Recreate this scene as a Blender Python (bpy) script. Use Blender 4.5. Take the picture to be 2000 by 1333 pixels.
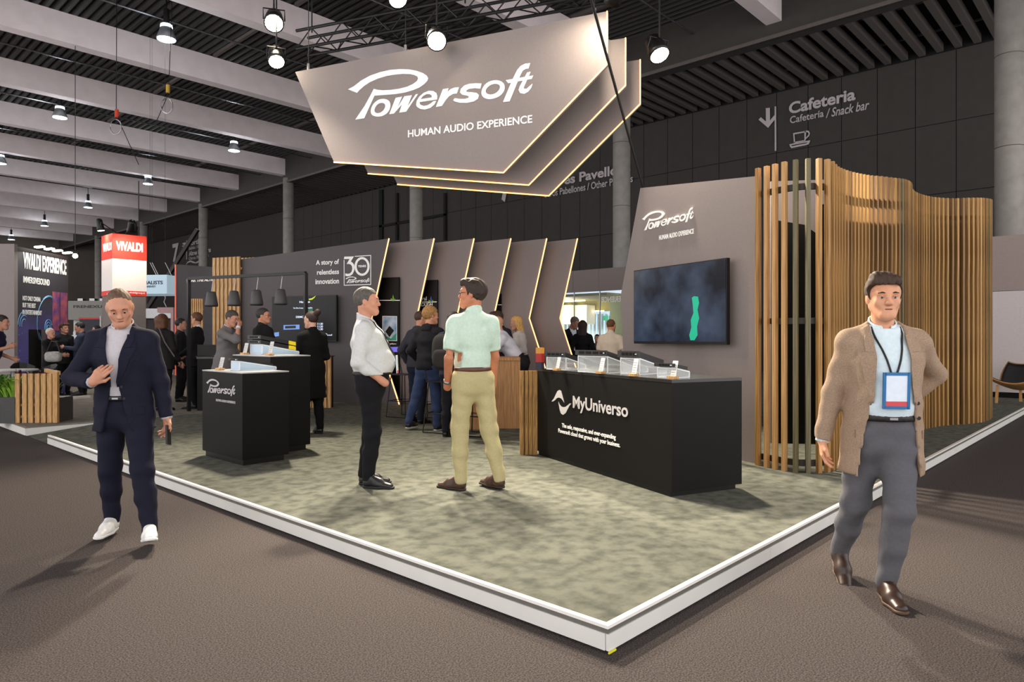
import bpy, bmesh, math, random
import numpy as np
from mathutils import Vector, Matrix
random.seed(7); np.random.seed(7)
scn = bpy.context.scene
for o in list(bpy.data.objects): bpy.data.objects.remove(o)
COL = scn.collection
PI = math.pi
# ------------------------------------------------------------------ camera
# the world is aligned with the exhibition stand: its front corner is the origin, x and y run along its two open edges
F_PX = 1360.0; HZ = 660.0; CAMZ = 1.44
CAM = (-2.617, -1.835); UX, UY = 0.6805, 0.7328
cam_d = bpy.data.cameras.new('camera'); cam = bpy.data.objects.new('camera', cam_d); COL.objects.link(cam)
cam.location = (CAM[0], CAM[1], CAMZ)
cam.rotation_euler = (PI/2, 0, math.atan2(UX, UY) - PI/2)
cam_d.sensor_width = 36.0; cam_d.lens = F_PX/2000*36; cam_d.shift_y = -(666.5-HZ)/2000
cam_d.clip_end = 300
scn.camera = cam
# ------------------------------------------------------------------ light of the hall
world = bpy.data.worlds.new('hall_air'); scn.world = world; world.use_nodes = True
bg = world.node_tree.nodes['Background']; bg.inputs[0].default_value = (1.0, 0.955, 0.945, 1); bg.inputs[1].default_value = 2.0
scn.view_settings.view_transform = 'Standard'; scn.view_settings.look = 'None'
scn.view_settings.gamma = 1.0; scn.view_settings.use_curve_mapping = False
scn.view_settings.exposure = 0.22
SPOT_W = 1700; BAY_W = 130

# ------------------------------------------------------------------ helpers: places
def cw(X, Y, z=0.0): return Vector((CAM[0]+X*UX+Y*UY, CAM[1]-X*UY+Y*UX, z))
def cdir(dx, dy): return Vector((dx*UX+dy*UY, -dx*UY+dy*UX, 0))
def at(px, py, Y): return cw((px-1000)/F_PX*Y, Y, CAMZ-(py-HZ)/F_PX*Y)
def GD(py, z=.12): return F_PX*(CAMZ-z)/(py-HZ)
def GP(px, py, z=.12): return at(px, py, GD(py, z))
def pxof(p):
    v = Vector((p[0]-CAM[0], p[1]-CAM[1])); X = v.x*UX-v.y*UY; Y = v.x*UY+v.y*UX
    return 1000+X/Y*F_PX, HZ-(p[2]-CAMZ)/Y*F_PX, Y
def along(p, d, px):            # how far to walk from p along d until it stands at image column px
    v = Vector((p[0]-CAM[0], p[1]-CAM[1])); X = v.x*UX-v.y*UY; Y = v.x*UY+v.y*UX
    dX = d[0]*UX-d[1]*UY; dY = d[0]*UY+d[1]*UX; t = (px-1000)/F_PX
    return (t*Y-X)/(dX-t*dY)
def hw(deg): return math.radians(deg)+math.atan2(-UY, UX)      # heading seen from the photographer (0 right, 90 away) -> world angle
class PF:                       # an upright plane: s along it (to the right), z up, n towards the viewer
    def __init__(self, X, Y, dx, dy):
        l = math.hypot(dx, dy); self.o = (X, Y); self.d = (dx/l, dy/l); self.n = (self.d[1], -self.d[0])
        self.W = cw(X, Y); self.D = cdir(*self.d); self.N = cdir(*self.n)
    def s(self, px):
        t = (px-1000)/F_PX; return (t*self.o[1]-self.o[0])/(self.d[0]-t*self.d[1])
    def sz(self, px, py):
        s = self.s(px); Y = self.o[1]+s*self.d[1]; return (s, CAMZ-(py-HZ)/F_PX*Y)
    def P(self, s, z, n=0.0):
        v = self.W+self.D*s+self.N*n; return Vector((v.x, v.y, z))
    def px(self, px, py, n=0.0): return self.P(*self.sz(px, py), n)
    def shift(self, n): return PF(self.o[0]+self.n[0]*n, self.o[1]+self.n[1]*n, *self.d)
    def ang(self): return math.atan2(self.D.y, self.D.x)
def plane_x(xrel):              # plane parallel to the world's y axis
    t = PF(0, xrel/UY, UY, -UX); return t
# ------------------------------------------------------------------ helpers: materials
def lin(c): return tuple((v/12.92 if v <= .04045 else ((v+.055)/1.055)**2.4) for v in c)
MATS = {}
def mat(name, col, rough=.6, metal=0.0, noise=0.0, nscale=20.0, bump=0.0, bscale=200.0, emit=None, estr=0.0, alpha=1.0, trans=0.0, spec=.5, stretch=(1,1,1), col2=None, detail=6, ramp=(.32,.68)):
    if name in MATS: return MATS[name]
    m = bpy.data.materials.new(name); m.use_nodes = True; nt = m.node_tree; b = nt.nodes['Principled BSDF']
    c = lin(col); b.inputs['Base Color'].default_value = (*c, 1); b.inputs['Roughness'].default_value = rough; b.inputs['Metallic'].default_value = metal
    b.inputs['Specular IOR Level'].default_value = spec; b.inputs['Alpha'].default_value = alpha; b.inputs['Transmission Weight'].default_value = trans
    tc = nt.nodes.new('ShaderNodeTexCoord'); mp = nt.nodes.new('ShaderNodeMapping'); mp.inputs['Scale'].default_value = stretch
    nt.links.new(tc.outputs['Object'], mp.inputs['Vector'])
    n = nt.nodes.new('ShaderNodeTexNoise'); n.inputs['Scale'].default_value = nscale; n.inputs['Detail'].default_value = detail
    nt.links.new(mp.outputs[0], n.inputs['Vector'])
    r = nt.nodes.new('ShaderNodeValToRGB'); r.color_ramp.elements[0].position = ramp[0]; r.color_ramp.elements[1].position = ramp[1]
    c2 = lin(col2) if col2 else tuple(max(0, v*(1-noise)) for v in c)
    c1 = c if col2 else tuple(min(1, v*(1+noise)) for v in c)
    r.color_ramp.elements[0].color = (*c2, 1); r.color_ramp.elements[1].color = (*c1, 1)
    nt.links.new(n.outputs['Fac'], r.inputs[0]); nt.links.new(r.outputs[0], b.inputs['Base Color'])
    if bump:
        n2 = nt.nodes.new('ShaderNodeTexNoise'); n2.inputs['Scale'].default_value = bscale; nt.links.new(mp.outputs[0], n2.inputs['Vector'])
        bp = nt.nodes.new('ShaderNodeBump'); bp.inputs['Strength'].default_value = bump; bp.inputs['Distance'].default_value = .01
        nt.links.new(n2.outputs['Fac'], bp.inputs['Height']); nt.links.new(bp.outputs[0], b.inputs['Normal'])
    if emit: b.inputs['Emission Color'].default_value = (*lin(emit), 1); b.inputs['Emission Strength'].default_value = estr
    MATS[name] = m; return m
def wood(name, col, dark, scale=6, stretch=(14, 14, 1), rough=.55):
    return mat(name, col, rough, col2=dark, nscale=scale, stretch=stretch, bump=.15, bscale=12, detail=8)
# ------------------------------------------------------------------ helpers: objects
ORG = {}
def link(o): COL.objects.link(o); return o
def tag(o, label=None, cat=None, group=None, kind=None):
    if label: o['label'] = label
    if cat: o['category'] = cat
    if group: o['group'] = group
    if kind: o['kind'] = kind
    return o
def thing(name, loc, label=None, cat=None, group=None, kind=None):
    o = link(bpy.data.objects.new(name, None)); o.empty_display_size = .1; o.location = loc; ORG[o.name] = Vector(loc)
    return tag(o, label, cat, group, kind)
def org(o): return ORG.get(o.name, Vector((0, 0, 0))) if o else Vector((0, 0, 0))
def mesh(name, V, Fc, m, smooth=False):
    me = bpy.data.meshes.new(name); me.from_pydata([tuple(v) for v in V], [], [list(f) for f in Fc])
    if m: me.materials.append(m)
    if smooth: me.polygons.foreach_set('use_smooth', [True]*len(me.polygons))
    me.update(); return me
def part(name, V, Fc, m, parent=None, smooth=False):            # V in world coordinates
    base = org(parent); o = link(bpy.data.objects.new(name, mesh(name, [Vector(v)-base for v in V], Fc, m, smooth)))
    if parent: o.parent = parent
    ORG[o.name] = base.copy(); return o
def solo(name, V, Fc, m, label=None, cat=None, group=None, kind=None, smooth=False):   # a thing that is one mesh
    V = [Vector(v) for v in V]; c = Vector((sum(v.x for v in V)/len(V), sum(v.y for v in V)/len(V), min(v.z for v in V)))
    o = link(bpy.data.objects.new(name, mesh(name, [v-c for v in V], Fc, m, smooth))); o.location = c; ORG[o.name] = c
    return tag(o, label, cat, group, kind)
def inst(name, me, parent, loc, rz=0.0, scale=(1,1,1), rot=None):
    o = link(bpy.data.objects.new(name, me)); base = org(parent)
    if parent: o.parent = parent
    o.location = Vector(loc)-base; o.rotation_euler = rot if rot else (0, 0, rz); o.scale = scale; ORG[o.name] = Vector(loc); return o
def cat(*ms):
    V, Fc = [], []
    for v, f in ms:
        k = len(V); V += list(v); Fc += [[i+k for i in q] for q in f]
    return V, Fc
BF = [(0,3,2,1), (4,5,6,7), (0,1,5,4), (1,2,6,5), (2,3,7,6), (3,0,4,7)]
def box(x0, x1, y0, y1, z0, z1):
    return [Vector(p) for p in ((x0,y0,z0),(x1,y0,z0),(x1,y1,z0),(x0,y1,z0),(x0,y0,z1),(x1,y0,z1),(x1,y1,z1),(x0,y1,z1))], BF
def pbox(pf, s0, s1, z0, z1, n0, n1):
    return [pf.P(*q) for q in ((s0,z0,n1),(s1,z0,n1),(s1,z0,n0),(s0,z0,n0),(s0,z1,n1),(s1,z1,n1),(s1,z1,n0),(s0,z1,n0))], BF
def prism(pf, poly, n0, n1):     # poly of (s,z), extruded between n0 (back) and n1 (front)
    k = len(poly); V = [pf.P(s, z, n1) for s, z in poly]+[pf.P(s, z, n0) for s, z in poly]
    return V, [list(range(k)), list(range(2*k-1, k-1, -1))]+[[i, k+i, k+(i+1) % k, (i+1) % k] for i in range(k)]
def frame_of(d):
    d = d.normalized(); a = Vector((0,0,1)) if abs(d.z) < .9 else Vector((1,0,0))
    u = d.cross(a).normalized(); return u, d.cross(u).normalized()
def tube(pts, r, n=8, caps=True):
    pts = [Vector(p) for p in pts]; V, Fc = [], []; R = r if isinstance(r, (list, tuple)) else [r]*len(pts)
    u0 = None
    for i, p in enumerate(pts):
        d = (pts[min(i+1, len(pts)-1)]-pts[max(i-1, 0)]).normalized()
        if u0 is None: u, w = frame_of(d)
        else: u = (u0-d*u0.dot(d)).normalized(); w = d.cross(u)
        u0 = u
        V += [p+(u*math.cos(2*PI*k/n)+w*math.sin(2*PI*k/n))*R[i] for k in range(n)]
    for i in range(len(pts)-1):
        for k in range(n): Fc.append((i*n+k, i*n+(k+1) % n, (i+1)*n+(k+1) % n, (i+1)*n+k))
    if caps: Fc += [list(range(n))[::-1], list(range(len(V)-n, len(V)))]
    return V, Fc
def bar(a, b, w, h):             # rectangular bar between two points, h upright-ish
    a, b = Vector(a), Vector(b); d = (b-a).normalized(); u, v = frame_of(d); u = u*w/2; v = v*h/2
    return [a-u-v, a+u-v, a+u+v, a-u+v, b-u-v, b+u-v, b+u+v, b-u+v], [(0,3,2,1),(4,5,6,7),(0,1,5,4),(1,2,6,5),(2,3,7,6),(3,0,4,7)]
def lathe(prof, n=20, c=(0,0,0), M=None):
    V, Fc = [], []
    for r, z in prof: V += [Vector((r*math.cos(2*PI*k/n), r*math.sin(2*PI*k/n), z)) for k in range(n)]
    if M is not None: V = [M@v for v in V]
    V = [v+Vector(c) for v in V]
    for i in range(len(prof)-1):
        for k in range(n): Fc.append((i*n+k, i*n+(k+1) % n, (i+1)*n+(k+1) % n, (i+1)*n+k))
    Fc += [list(range(n))[::-1], list(range(len(V)-n, len(V)))]
    return V, Fc
# ------------------------------------------------------------------ helpers: lettering
def glyph_mesh(body, bold=.0, shear=0.0, space=1.0):
    c = bpy.data.curves.new('t', 'FONT'); c.body = body; c.offset = bold; c.shear = shear; c.space_character = space; c.resolution_u = 4; c.extrude = .01
    o = bpy.data.objects.new('t', c); COL.objects.link(o); dg = bpy.context.evaluated_depsgraph_get()
    me = bpy.data.meshes.new_from_object(o.evaluated_get(dg)); bpy.data.objects.remove(o)
    V = [v.co.copy() for v in me.vertices]; Fc = [list(p.vertices) for p in me.polygons]; bpy.data.meshes.remove(me)
    return V, Fc
def poly_mesh(loops):            # 2D outlines (even-odd) -> thin slab
    c = bpy.data.curves.new('t', 'CURVE'); c.dimensions = '2D'; c.fill_mode = 'BOTH'; c.extrude = .01
    for L in loops:
        s = c.splines.new('POLY'); s.points.add(len(L)-1)
        for q, p in zip(s.points, L): q.co = (p[0], p[1], 0, 1)
        s.use_cyclic_u = True
    o = bpy.data.objects.new('t', c); COL.objects.link(o); dg = bpy.context.evaluated_depsgraph_get()
    me = bpy.data.meshes.new_from_object(o.evaluated_get(dg)); bpy.data.objects.remove(o)
    V = [v.co.copy() for v in me.vertices]; Fc = [list(p.vertices) for p in me.polygons]; bpy.data.meshes.remove(me)
    return V, Fc
def fit(VF, pf, s0, s1, z0, z1, n=.004, th=.004, mirror=False):
    V, Fc = VF; xs = [v.x for v in V]; ys = [v.y for v in V]; a, b, c, d = min(xs), max(xs), min(ys), max(ys)
    out = []
    for v in V:
        u = (v.x-a)/(b-a); u = 1-u if mirror else u
        out.append(pf.P(s0+u*(s1-s0), z0+(v.y-c)/(d-c)*(z1-z0), n+(th*v.z/.01 if v.z > 0 else 0)))
    return out, Fc
def text(pf, body, x0, x1, yb, yt, m, parent, bold=.012, shear=0.0, n=.004, mirror=False, mid=None, name='lettering'):
    """lettering on plane pf filling the image columns x0..x1; yb / yt: rows of its lowest and highest ink at column mid (or the middle)"""
    xm = (x0+x1)/2 if mid is None else mid
    V, Fc = fit(glyph_mesh(body, bold, shear), pf, pf.s(x0), pf.s(x1), pf.sz(xm, yb)[1], pf.sz(xm, yt)[1], n, mirror=mirror)
    return part(name, V, Fc, m, parent)
def smooth_loop(L, it=2):
    for _ in range(it):
        M = []
        for i in range(len(L)):
            a, b = L[i], L[(i+1) % len(L)]; M += [(a[0]*.75+b[0]*.25, a[1]*.75+b[1]*.25), (a[0]*.25+b[0]*.75, a[1]*.25+b[1]*.75)]
        L = M
    return L
# ------------------------------------------------------------------ the script logo, traced once from the hanging sign and reused
LG = {
'P': [[(50,302),(110,270),(180,215),(270,165),(370,130),(470,108),(570,100),(660,103),(740,118),(800,140),(838,165),(853,190),(845,218),(815,250),(765,285),(700,312),(620,335),(530,350),(430,358),(315,366),(262,482),(212,592),(122,606),(215,470),(270,370),(308,297),(345,307),(400,312),(480,308),(560,297),(640,277),(700,250),(740,220),(752,195),(745,175),(715,160),(670,150),(600,148),(520,155),(440,168),(350,195),(270,230),(210,270),(170,305),(140,338)]],
'o': [smooth_loop([(276,520),(285,480),(310,440),(350,408),(395,396),(440,403),(468,425),(477,460),(470,500),(445,540),(400,570),(350,578),(305,570),(283,552)],1), smooth_loop([(312,515),(325,475),(355,445),(390,437),(415,445),(425,468),(415,500),(390,528),(355,543),(325,538)],1)],
'w': [[(527,388),(592,376),(545,487),(615,372),(690,362),(647,475),(728,353),(752,350),(632,527),(563,537),(590,455),(510,546),(463,552)]],
'e': [[(732,460),(738,420),(765,375),(810,337),(860,318),(905,320),(935,340),(945,372),(942,405),(765,432),(775,458),(810,470),(850,462),(885,440),(905,422),(935,418),(915,455),(875,490),(820,506),(775,500),(742,480)], [(778,402),(800,372),(835,352),(868,352),(888,365),(888,385)]],
'r': [[(1000,302),(1058,292),(1043,330),(1080,300),(1120,285),(1162,283),(1140,345),(1100,350),(1060,375),(1030,410),(990,470),(930,480)]],
's': [[(1388,245),(1375,298),(1320,292),(1260,300),(1232,318),(1240,330),(1290,333),(1340,340),(1362,362),(1350,400),(1310,425),(1240,440),(1170,438),(1120,425),(1103,412),(1120,392),(1165,400),(1220,400),(1255,390),(1262,375),(1240,366),(1195,358),(1172,335),(1180,300),(1215,265),(1265,248),(1330,243)]],
'O': [smooth_loop([(1385,335),(1395,295),(1425,250),(1470,222),(1530,210),(1580,220),(1612,245),(1622,285),(1612,325),(1580,365),(1530,392),(1470,405),(1420,395),(1392,370)],1), smooth_loop([(1425,325),(1440,290),(1480,258),(1525,248),(1560,255),(1575,275),(1565,310),(1535,340),(1490,358),(1445,352)],1)],
'f': [[(1875,42),(1857,97),(1830,100),(1800,118),(1780,155),(1765,190),(1668,425),(1602,432),(1700,200),(1722,155),(1745,110),(1780,70),(1825,47)]],
'b': [[(1630,212),(1905,165),(1890,200),(1655,243)]],
't': [[(1845,135),(1880,128),(1810,285),(1815,300),(1840,298),(1865,275),(1898,248),(1885,290),(1855,328),(1815,350),(1775,342),(1758,312),(1770,275)]],
}
SIGN = PF(-.106, 9.0, .932, -.362)
def _logo():
    Vs, Fs = [], []
    for k in LG:
        L = [[SIGN.sz(670+x/5.128, 120+y/5.128) for x, y in lp] for lp in LG[k]]
        v, f = poly_mesh(L); b = len(Vs)
        for q in v: q.z *= 1+.12*(list(LG).index(k) % 4)
        Vs += v; Fs += [[i+b for i in q] for q in f]
    return Vs, Fs
LOGO = _logo()
_lx = [v.x for v in LOGO[0]]; _ly = [v.y for v in LOGO[0]]
LOGO_ASPECT = (max(_ly)-min(_ly))/(max(_lx)-min(_lx))
def logo(pf, x0, x1, yb, m, parent, n=.004, th=.006):      # yb: image row of the lowest point of the P, at column x0
    s0, s1 = pf.s(x0), pf.s(x1); z0 = pf.sz(x0+(x1-x0)*.05, yb)[1]
    V, Fc = fit(LOGO, pf, s0, s1, z0, z0+(s1-s0)*LOGO_ASPECT, n, th); return part('script_logo', V, Fc, m, parent)
# ================================================================== materials
M_FLOOR = mat('hall_carpet', (.295,.272,.265), .95, noise=.5, nscale=130, ramp=(.38,.62), bump=.5, bscale=420, spec=.1)
M_STAND = mat('stand_carpet', (.415,.422,.385), .95, col2=(.305,.318,.29), nscale=8.5, ramp=(.34,.60), bump=.5, bscale=300, spec=.1, detail=9)
M_TRIMW = mat('trim_white', (.93,.92,.90), .35, noise=.02)
M_TRIMG = mat('trim_aluminium', (.52,.52,.50), .4, .6, noise=.05)
M_FASC = mat('fascia_white', (.86,.86,.84), .4, noise=.03, nscale=4)
M_PAINT = mat('grey_paint', (.51,.475,.465), .75, noise=.04, nscale=60, bump=.08)
M_PAINTD = mat('dark_grey_paint', (.33,.31,.315), .75, noise=.05, nscale=60, bump=.08)
M_BLACK = mat('black_laminate', (.05,.047,.045), .5, noise=.1, nscale=80, spec=.18)
M_BTOP = mat('black_top', (.16,.155,.15), .25, noise=.1, nscale=80)
M_BLKM = mat('black_metal', (.06,.06,.06), .4, .3, noise=.1)
M_WHITE = mat('white_letter', (.95,.95,.94), .5, noise=.01)
M_SIGNW = mat('sign_letter', (.72,.69,.70), .6, noise=.02)
M_LED = mat('led_strip', (1,.8,.55), .4, emit=(1,.66,.36), estr=4.0)
M_WOOD = wood('slat_wood', (.72,.55,.30), (.44,.30,.12))
M_WOOD2 = wood('slat_wood_pale', (.80,.64,.42), (.62,.45,.25))
M_WOOD3 = wood('slat_wood_weathered', (.46,.43,.31), (.31,.28,.18))
M_WOODD = wood('rail_wood', (.17,.12,.06), (.10,.07,.03))
M_WOOD4 = wood('slat_wood_dark', (.56,.41,.20), (.36,.24,.10))
M_OAK = wood('oak_panel', (.72,.54,.34), (.58,.40,.23), scale=3, stretch=(16,16,1))
M_CONC = mat('concrete', (.56,.545,.525), .85, noise=.12, nscale=3, bump=.2, bscale=30)
M_BEAM = mat('beam_paint', (.88,.835,.84), .8, noise=.05, nscale=2)
M_DECK = mat('roof_sheet', (.19,.178,.172), .6, noise=.1, nscale=4)
M_DARK = mat('dark_panel', (.21,.197,.185), .8, noise=.08, nscale=3)
M_DARKJ = mat('dark_joint', (.06,.06,.06), .9, noise=.05)
M_BAFF = mat('baffle_grey', (.34,.315,.30), .8, noise=.06, nscale=8)
M_GLASS = mat('acrylic', (.92,.95,.96), .06, alpha=.22, noise=.01, spec=.6)
M_GEDGE = mat('acrylic_edge', (.88,.91,.92), .15, noise=.02)
M_CARD = mat('card_print', (.80,.80,.80), .6, noise=.10, nscale=30)
M_STEEL = mat('steel', (.55,.55,.56), .3, .9, noise=.05)
M_CABLE = mat('cable_black', (.05,.05,.05), .6, noise=.1)
M_WCABLE = mat('cable_white', (.8,.8,.8), .6, noise=.05)
M_SCREEN = mat('screen_glass', (.025,.026,.032), .25, noise=.1, spec=.25)
# ================================================================== setting
floor = part('floor', *box(-7, 60, -7, 120, -.2, 0), M_FLOOR); tag(floor, 'brown grey needle felt carpet of the exhibition hall aisles', kind='structure')  # cut short out of view so world light reaches the beams from below
# --- the stand's own platform
plat = thing('floor_platform', (0,0,0), 'raised platform with mottled green grey carpet and white edge', kind='structure')
part('carpet', *box(.028, 24, .028, 9.13, .02, .121), M_STAND, plat)
part('edge_strip', *box(0, 24, 0, .03, .112, .128), M_TRIMW, plat); part('edge_strip', *box(0, .03, .03, 9.13, .112, .128), M_TRIMW, plat)
part('edge_profile', *box(.002, 24, .002, .03, .088, .113), M_TRIMG, plat); part('edge_profile', *box(.002, .03, .03, 9.13, .088, .113), M_TRIMG, plat)
jx = [0, 1.8, 4.2, 6.6, 9.0, 11.4, 13.8, 16.2, 18.6, 21, 24]; ys_ = [0, 3.55, 5.99, 8.43, 9.13]
for a, b in zip(jx[:-1], jx[1:]): part('fascia_panel', *box(a+.001, b-.001, -.004, .012, .012, .089), M_FASC, plat)
for a, b in zip(ys_[:-1], ys_[1:]): part('fascia_panel', *box(-.004, .012, a+.001+(.014 if a == 0 else 0), b-.001, .012, .089), M_FASC, plat)
part('base', *box(.03, 24, .03, 9.1, .0, .03), M_DARKJ, plat)
part('corner_tape', *box(-.006, .05, -.012, -.005, .004, .012), mat('tape_yellow', (.85,.85,.05), .6, noise=.05), plat)
# --- ramp and neighbouring platform on the left
rv = [(.03,9.13,.005),(1.15,9.13,.12),(24,9.13,.12),(24,10.3,.12),(1.15,10.3,.12),(.03,10.3,.005)]
ramp = part('floor_ramp', rv+[(x,y,0) for x,y,z in rv], [(0,1,4,5),(1,2,3,4),(0,5,11,6)], M_STAND); tag(ramp, 'short grey carpet ramp between the two platforms', kind='structure')
nb = thing('floor_neighbour', (0,10.3,0), 'neighbouring platform with grey carpet and white edge', kind='structure')
part('carpet', *box(.03, 24, 10.33, 40, .02, .121), mat('neighbour_carpet', (.47,.45,.42), .95, noise=.15, nscale=6, bump=.4, bscale=300, spec=.1), nb)
part('edge_strip', *box(0, 2.4, 10.3, 10.335, .11, .128), M_TRIMG, nb); part('edge_strip', *box(0, .035, 10.335, 40, .11, .128), M_TRIMG, nb)
part('fascia_panel', *box(-.004, .012, 10.3, 13, .01, .112), M_FASC, nb); part('fascia_panel', *box(-.004, .012, 13.003, 40, .01, .112), M_FASC, nb)
part('fascia_panel', *box(.012, 1.3, 10.296, 10.31, .004, .112), M_FASC, nb)
# --- hall: roof, beams, columns, dark wall
XR = 22+CAM[0]; YR = CAM[1]; WX = 26.9+CAM[0]
ceil = thing('ceiling', (0,0,11), 'dark sheet metal hall roof with long pale concrete beams', kind='structure')
prof = []
x = -14.0
while x < XR+1:
    prof += [(x, 13.3), (x+.11, 13.3), (x+.15, 13.12), (x+.26, 13.12)]; x += .30
dv = [(px_, -12, pz) for px_, pz in prof]+[(px_, 90, pz) for px_, pz in prof]; k = len(prof)
part('roof_deck', dv, [(i, i+1, k+i+1, k+i) for i in range(k-1)], M_DECK, ceil)
me_beam = mesh('beam', *box(-16, XR, 0, .5, 11.5-11, 12.5-11), M_BEAM)
for i in range(-1, 14):
    y = 2.6+YR+6.16*i; inst('beam', me_beam, ceil, (0, y, 11))
me_br = mesh('brace', *bar((0,0,0), (0,5.66,0), .12, .12), M_BAFF)
for i in range(0, 12):
    for xx in (2.0, 9.5, 16.5): inst('brace', me_br, ceil, (xx, 3.1+YR+6.16*i, 12.55))
me_cd = mesh('conduit', *tube([(-14,0,0),(XR,0,0)], .035, 6), M_STEEL)
for i in range(0, 12): inst('conduit', me_cd, ceil, (0, 5.7+YR+6.16*i, 12.0))
part('roof_edge_beam', *box(XR, XR+.45, -12, 90, 11.0, 12.6), M_DARK, ceil)
part('roof_edge_rail', *box(XR-.05, XR+.03, -12, 90, 11.0, 11.12), M_BAFF, ceil)
part('soffit', *box(XR+.45, WX+.3, -12, 90, 12.1, 12.3), M_DARKJ, ceil)
me_bf = mesh('baffle', *box(XR+.5, WX-.05, -.1, .1, 0, .26), M_BAFF)
for i in range(150): inst('baffle', me_bf, ceil, (0, YR-1.0+.53*i, 11.02))
for xx in (XR+1.2, WX-1.2): part('baffle_rail', *box(xx, xx+.06, -12, 80, 11.3, 11.36), M_STEEL, ceil)
wf = part('wall_far', *box(-40, 60, 86, 86.3, 0, 13.5), mat('far_wall_grey', (.42,.39,.36), .9, noise=.1, nscale=.3)); tag(wf, 'far end wall of the hall behind the last beams', kind='structure')
wb = thing('wall_back', (WX, 10, 0), 'dark panelled end wall of the hall with wayfinding lettering', kind='structure')
part('wall_core', *box(WX+.04, WX+.3, -14, 110, 0, 12.3), M_DARKJ, wb)
me_wp = mesh('panel', *box(0, .045, .012, 1.188, .012, 2.348), M_DARK)
y0 = YR-7.0
for i in range(46):
    for r in range(3): inst('panel', me_wp, wb, (WX, y0+1.2*i-.09, 8.64-2.36*r))
part('far_panels', *box(WX, WX+.045, y0+1.2*46, 110, 3, 11), M_DARK, wb); part('low_panels', *box(WX, WX+.045, -14, y0+1.2*46, 0, 3.91), M_DARK, wb)
HW = plane_x(26.9-.06)
text(HW, 'Cafeteria', 1541, 1671, 209.5, 186, M_SIGNW, wb, .03, mid=1606)
text(HW, 'Cafeter\u00eda', 1543, 1609, 235, 221, M_SIGNW, wb, .012, mid=1576)
text(HW, '/ Snack bar', 1613, 1698, 222, 204, M_SIGNW, wb, .012, shear=.25, mid=1656)
def hpoly(pts, n=.004):
    V, Fc = prism(HW, [HW.sz(*p) for p in pts], 0, n+.004); return part('pictogram', V, Fc, M_SIGNW, wb)
z5 = lambda x, y: (1440+x/6.667, 150+y/6.667)
hpoly([z5(*p) for p in ((487,388),(507,385),(510,965),(488,967))])
hpoly([z5(*p) for p in ((372,410),(425,405),(427,570),(487,497),(487,560),(402,667),(278,560),(308,527),(374,585))])
for st in (((728,735),(900,705),(898,722),(745,752),(755,865),(738,868)), ((875,712),(897,708),(890,830),(875,850)), ((897,700),(930,705),(948,735),(935,775),(890,815),(892,795),(925,760),(928,735),(915,722),(898,722)), ((680,880),(948,828),(945,848),(700,893)), ((680,880),(700,893),(712,905),(900,868),(928,850),(945,848),(930,880),(900,890),(705,930),(688,912)), ((740,850),(875,826),(885,845),(745,868))):
    hpoly([z5(*p) for p in st])
text(HW, 'Altres Pavellons', 1062, 1232, 352, 333, M_SIGNW, wb, .03, mid=1150)
text(HW, 'Otros Pabellones / Other Pavilions', 1062, 1236, 371, 357, M_SIGNW, wb, .012, mid=1150)
text(HW, '7', 978, 1002, 394, 318, M_SIGNW, wb, .03)
text(HW, '7', 337, 349, 513, 476, M_SIGNW, wb, .03)
text(HW, 'Sortida', 369, 398, 480, 470, M_SIGNW, wb, .03, mid=372)
text(HW, 'Salida / Exit', 369, 394, 488, 482, M_SIGNW, wb, .01, mid=372)
text(HW, 'Altres Pavellons', 369, 412, 500, 491, M_SIGNW, wb, .03, mid=372)
text(HW, 'Otros Pabellones', 369, 408, 508, 502, M_SIGNW, wb, .01, mid=372)
hpoly([(364,470),(365.2,470),(365.2,507),(364,507)]); hpoly([(361,474),(363,474),(363,483),(356,482),(356,480),(361,480),(356,476),(358,475)])
for pts in (((363,518),(366,512),(372,509),(378,511),(383,513),(383,515),(377,514),(372,512),(367,514)), ((383,512),(391,508),(392,510),(384,515))): hpoly(list(pts))
for a, b in (((742,372),(748,470)), ((868,378),(872,470)), ((775,378),(778,470)), ((815,378),(819,470)), ((742,445),(872,441))):
    V, Fc = pbox(HW, HW.s(a[0]), HW.s(b[0]), HW.sz(a[0], max(a[1], b[1]))[1], HW.sz(a[0], min(a[1], b[1]))[1], 0, .08); part('mullion', V, Fc, M_DARKJ, wb)
for i, rt in enumerate((.130, .679, 1.233, 1.796, 2.352, 2.888, 3.424)):
    V, Fc = lathe([(.33, 0), (.33, 11.3)], 28, (XR+.2, YR+22*rt, 0))
    lb = ['at the right edge behind the slatted screen', 'behind the grey wall with the television', 'under the hanging sign behind the lit fins', 'behind the black wall with the anniversary lettering', 'beside the numeral seven', 'far away between the last two', 'far left behind the red and white tower'][i]
    c = thing('column', (XR+.2, YR+22*rt, 0), 'round grey concrete hall column '+lb, 'column', 'hall columns', 'structure'); part('shaft', V, Fc, M_CONC, c, True)
    for zz in (3.2, 6.4, 8.8): part('joint_ring', *lathe([(.333, 0), (.333, .02)], 28, (XR+.2, YR+22*rt, zz)), M_BAFF, c, True)
# ================================================================== grey stand walls
def led(pf, pts, parent, r=.012, n=.0):
    return part('led_strip', *tube([pf.px(*p, n=n) for p in pts], r, 6), M_LED, parent)
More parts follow.
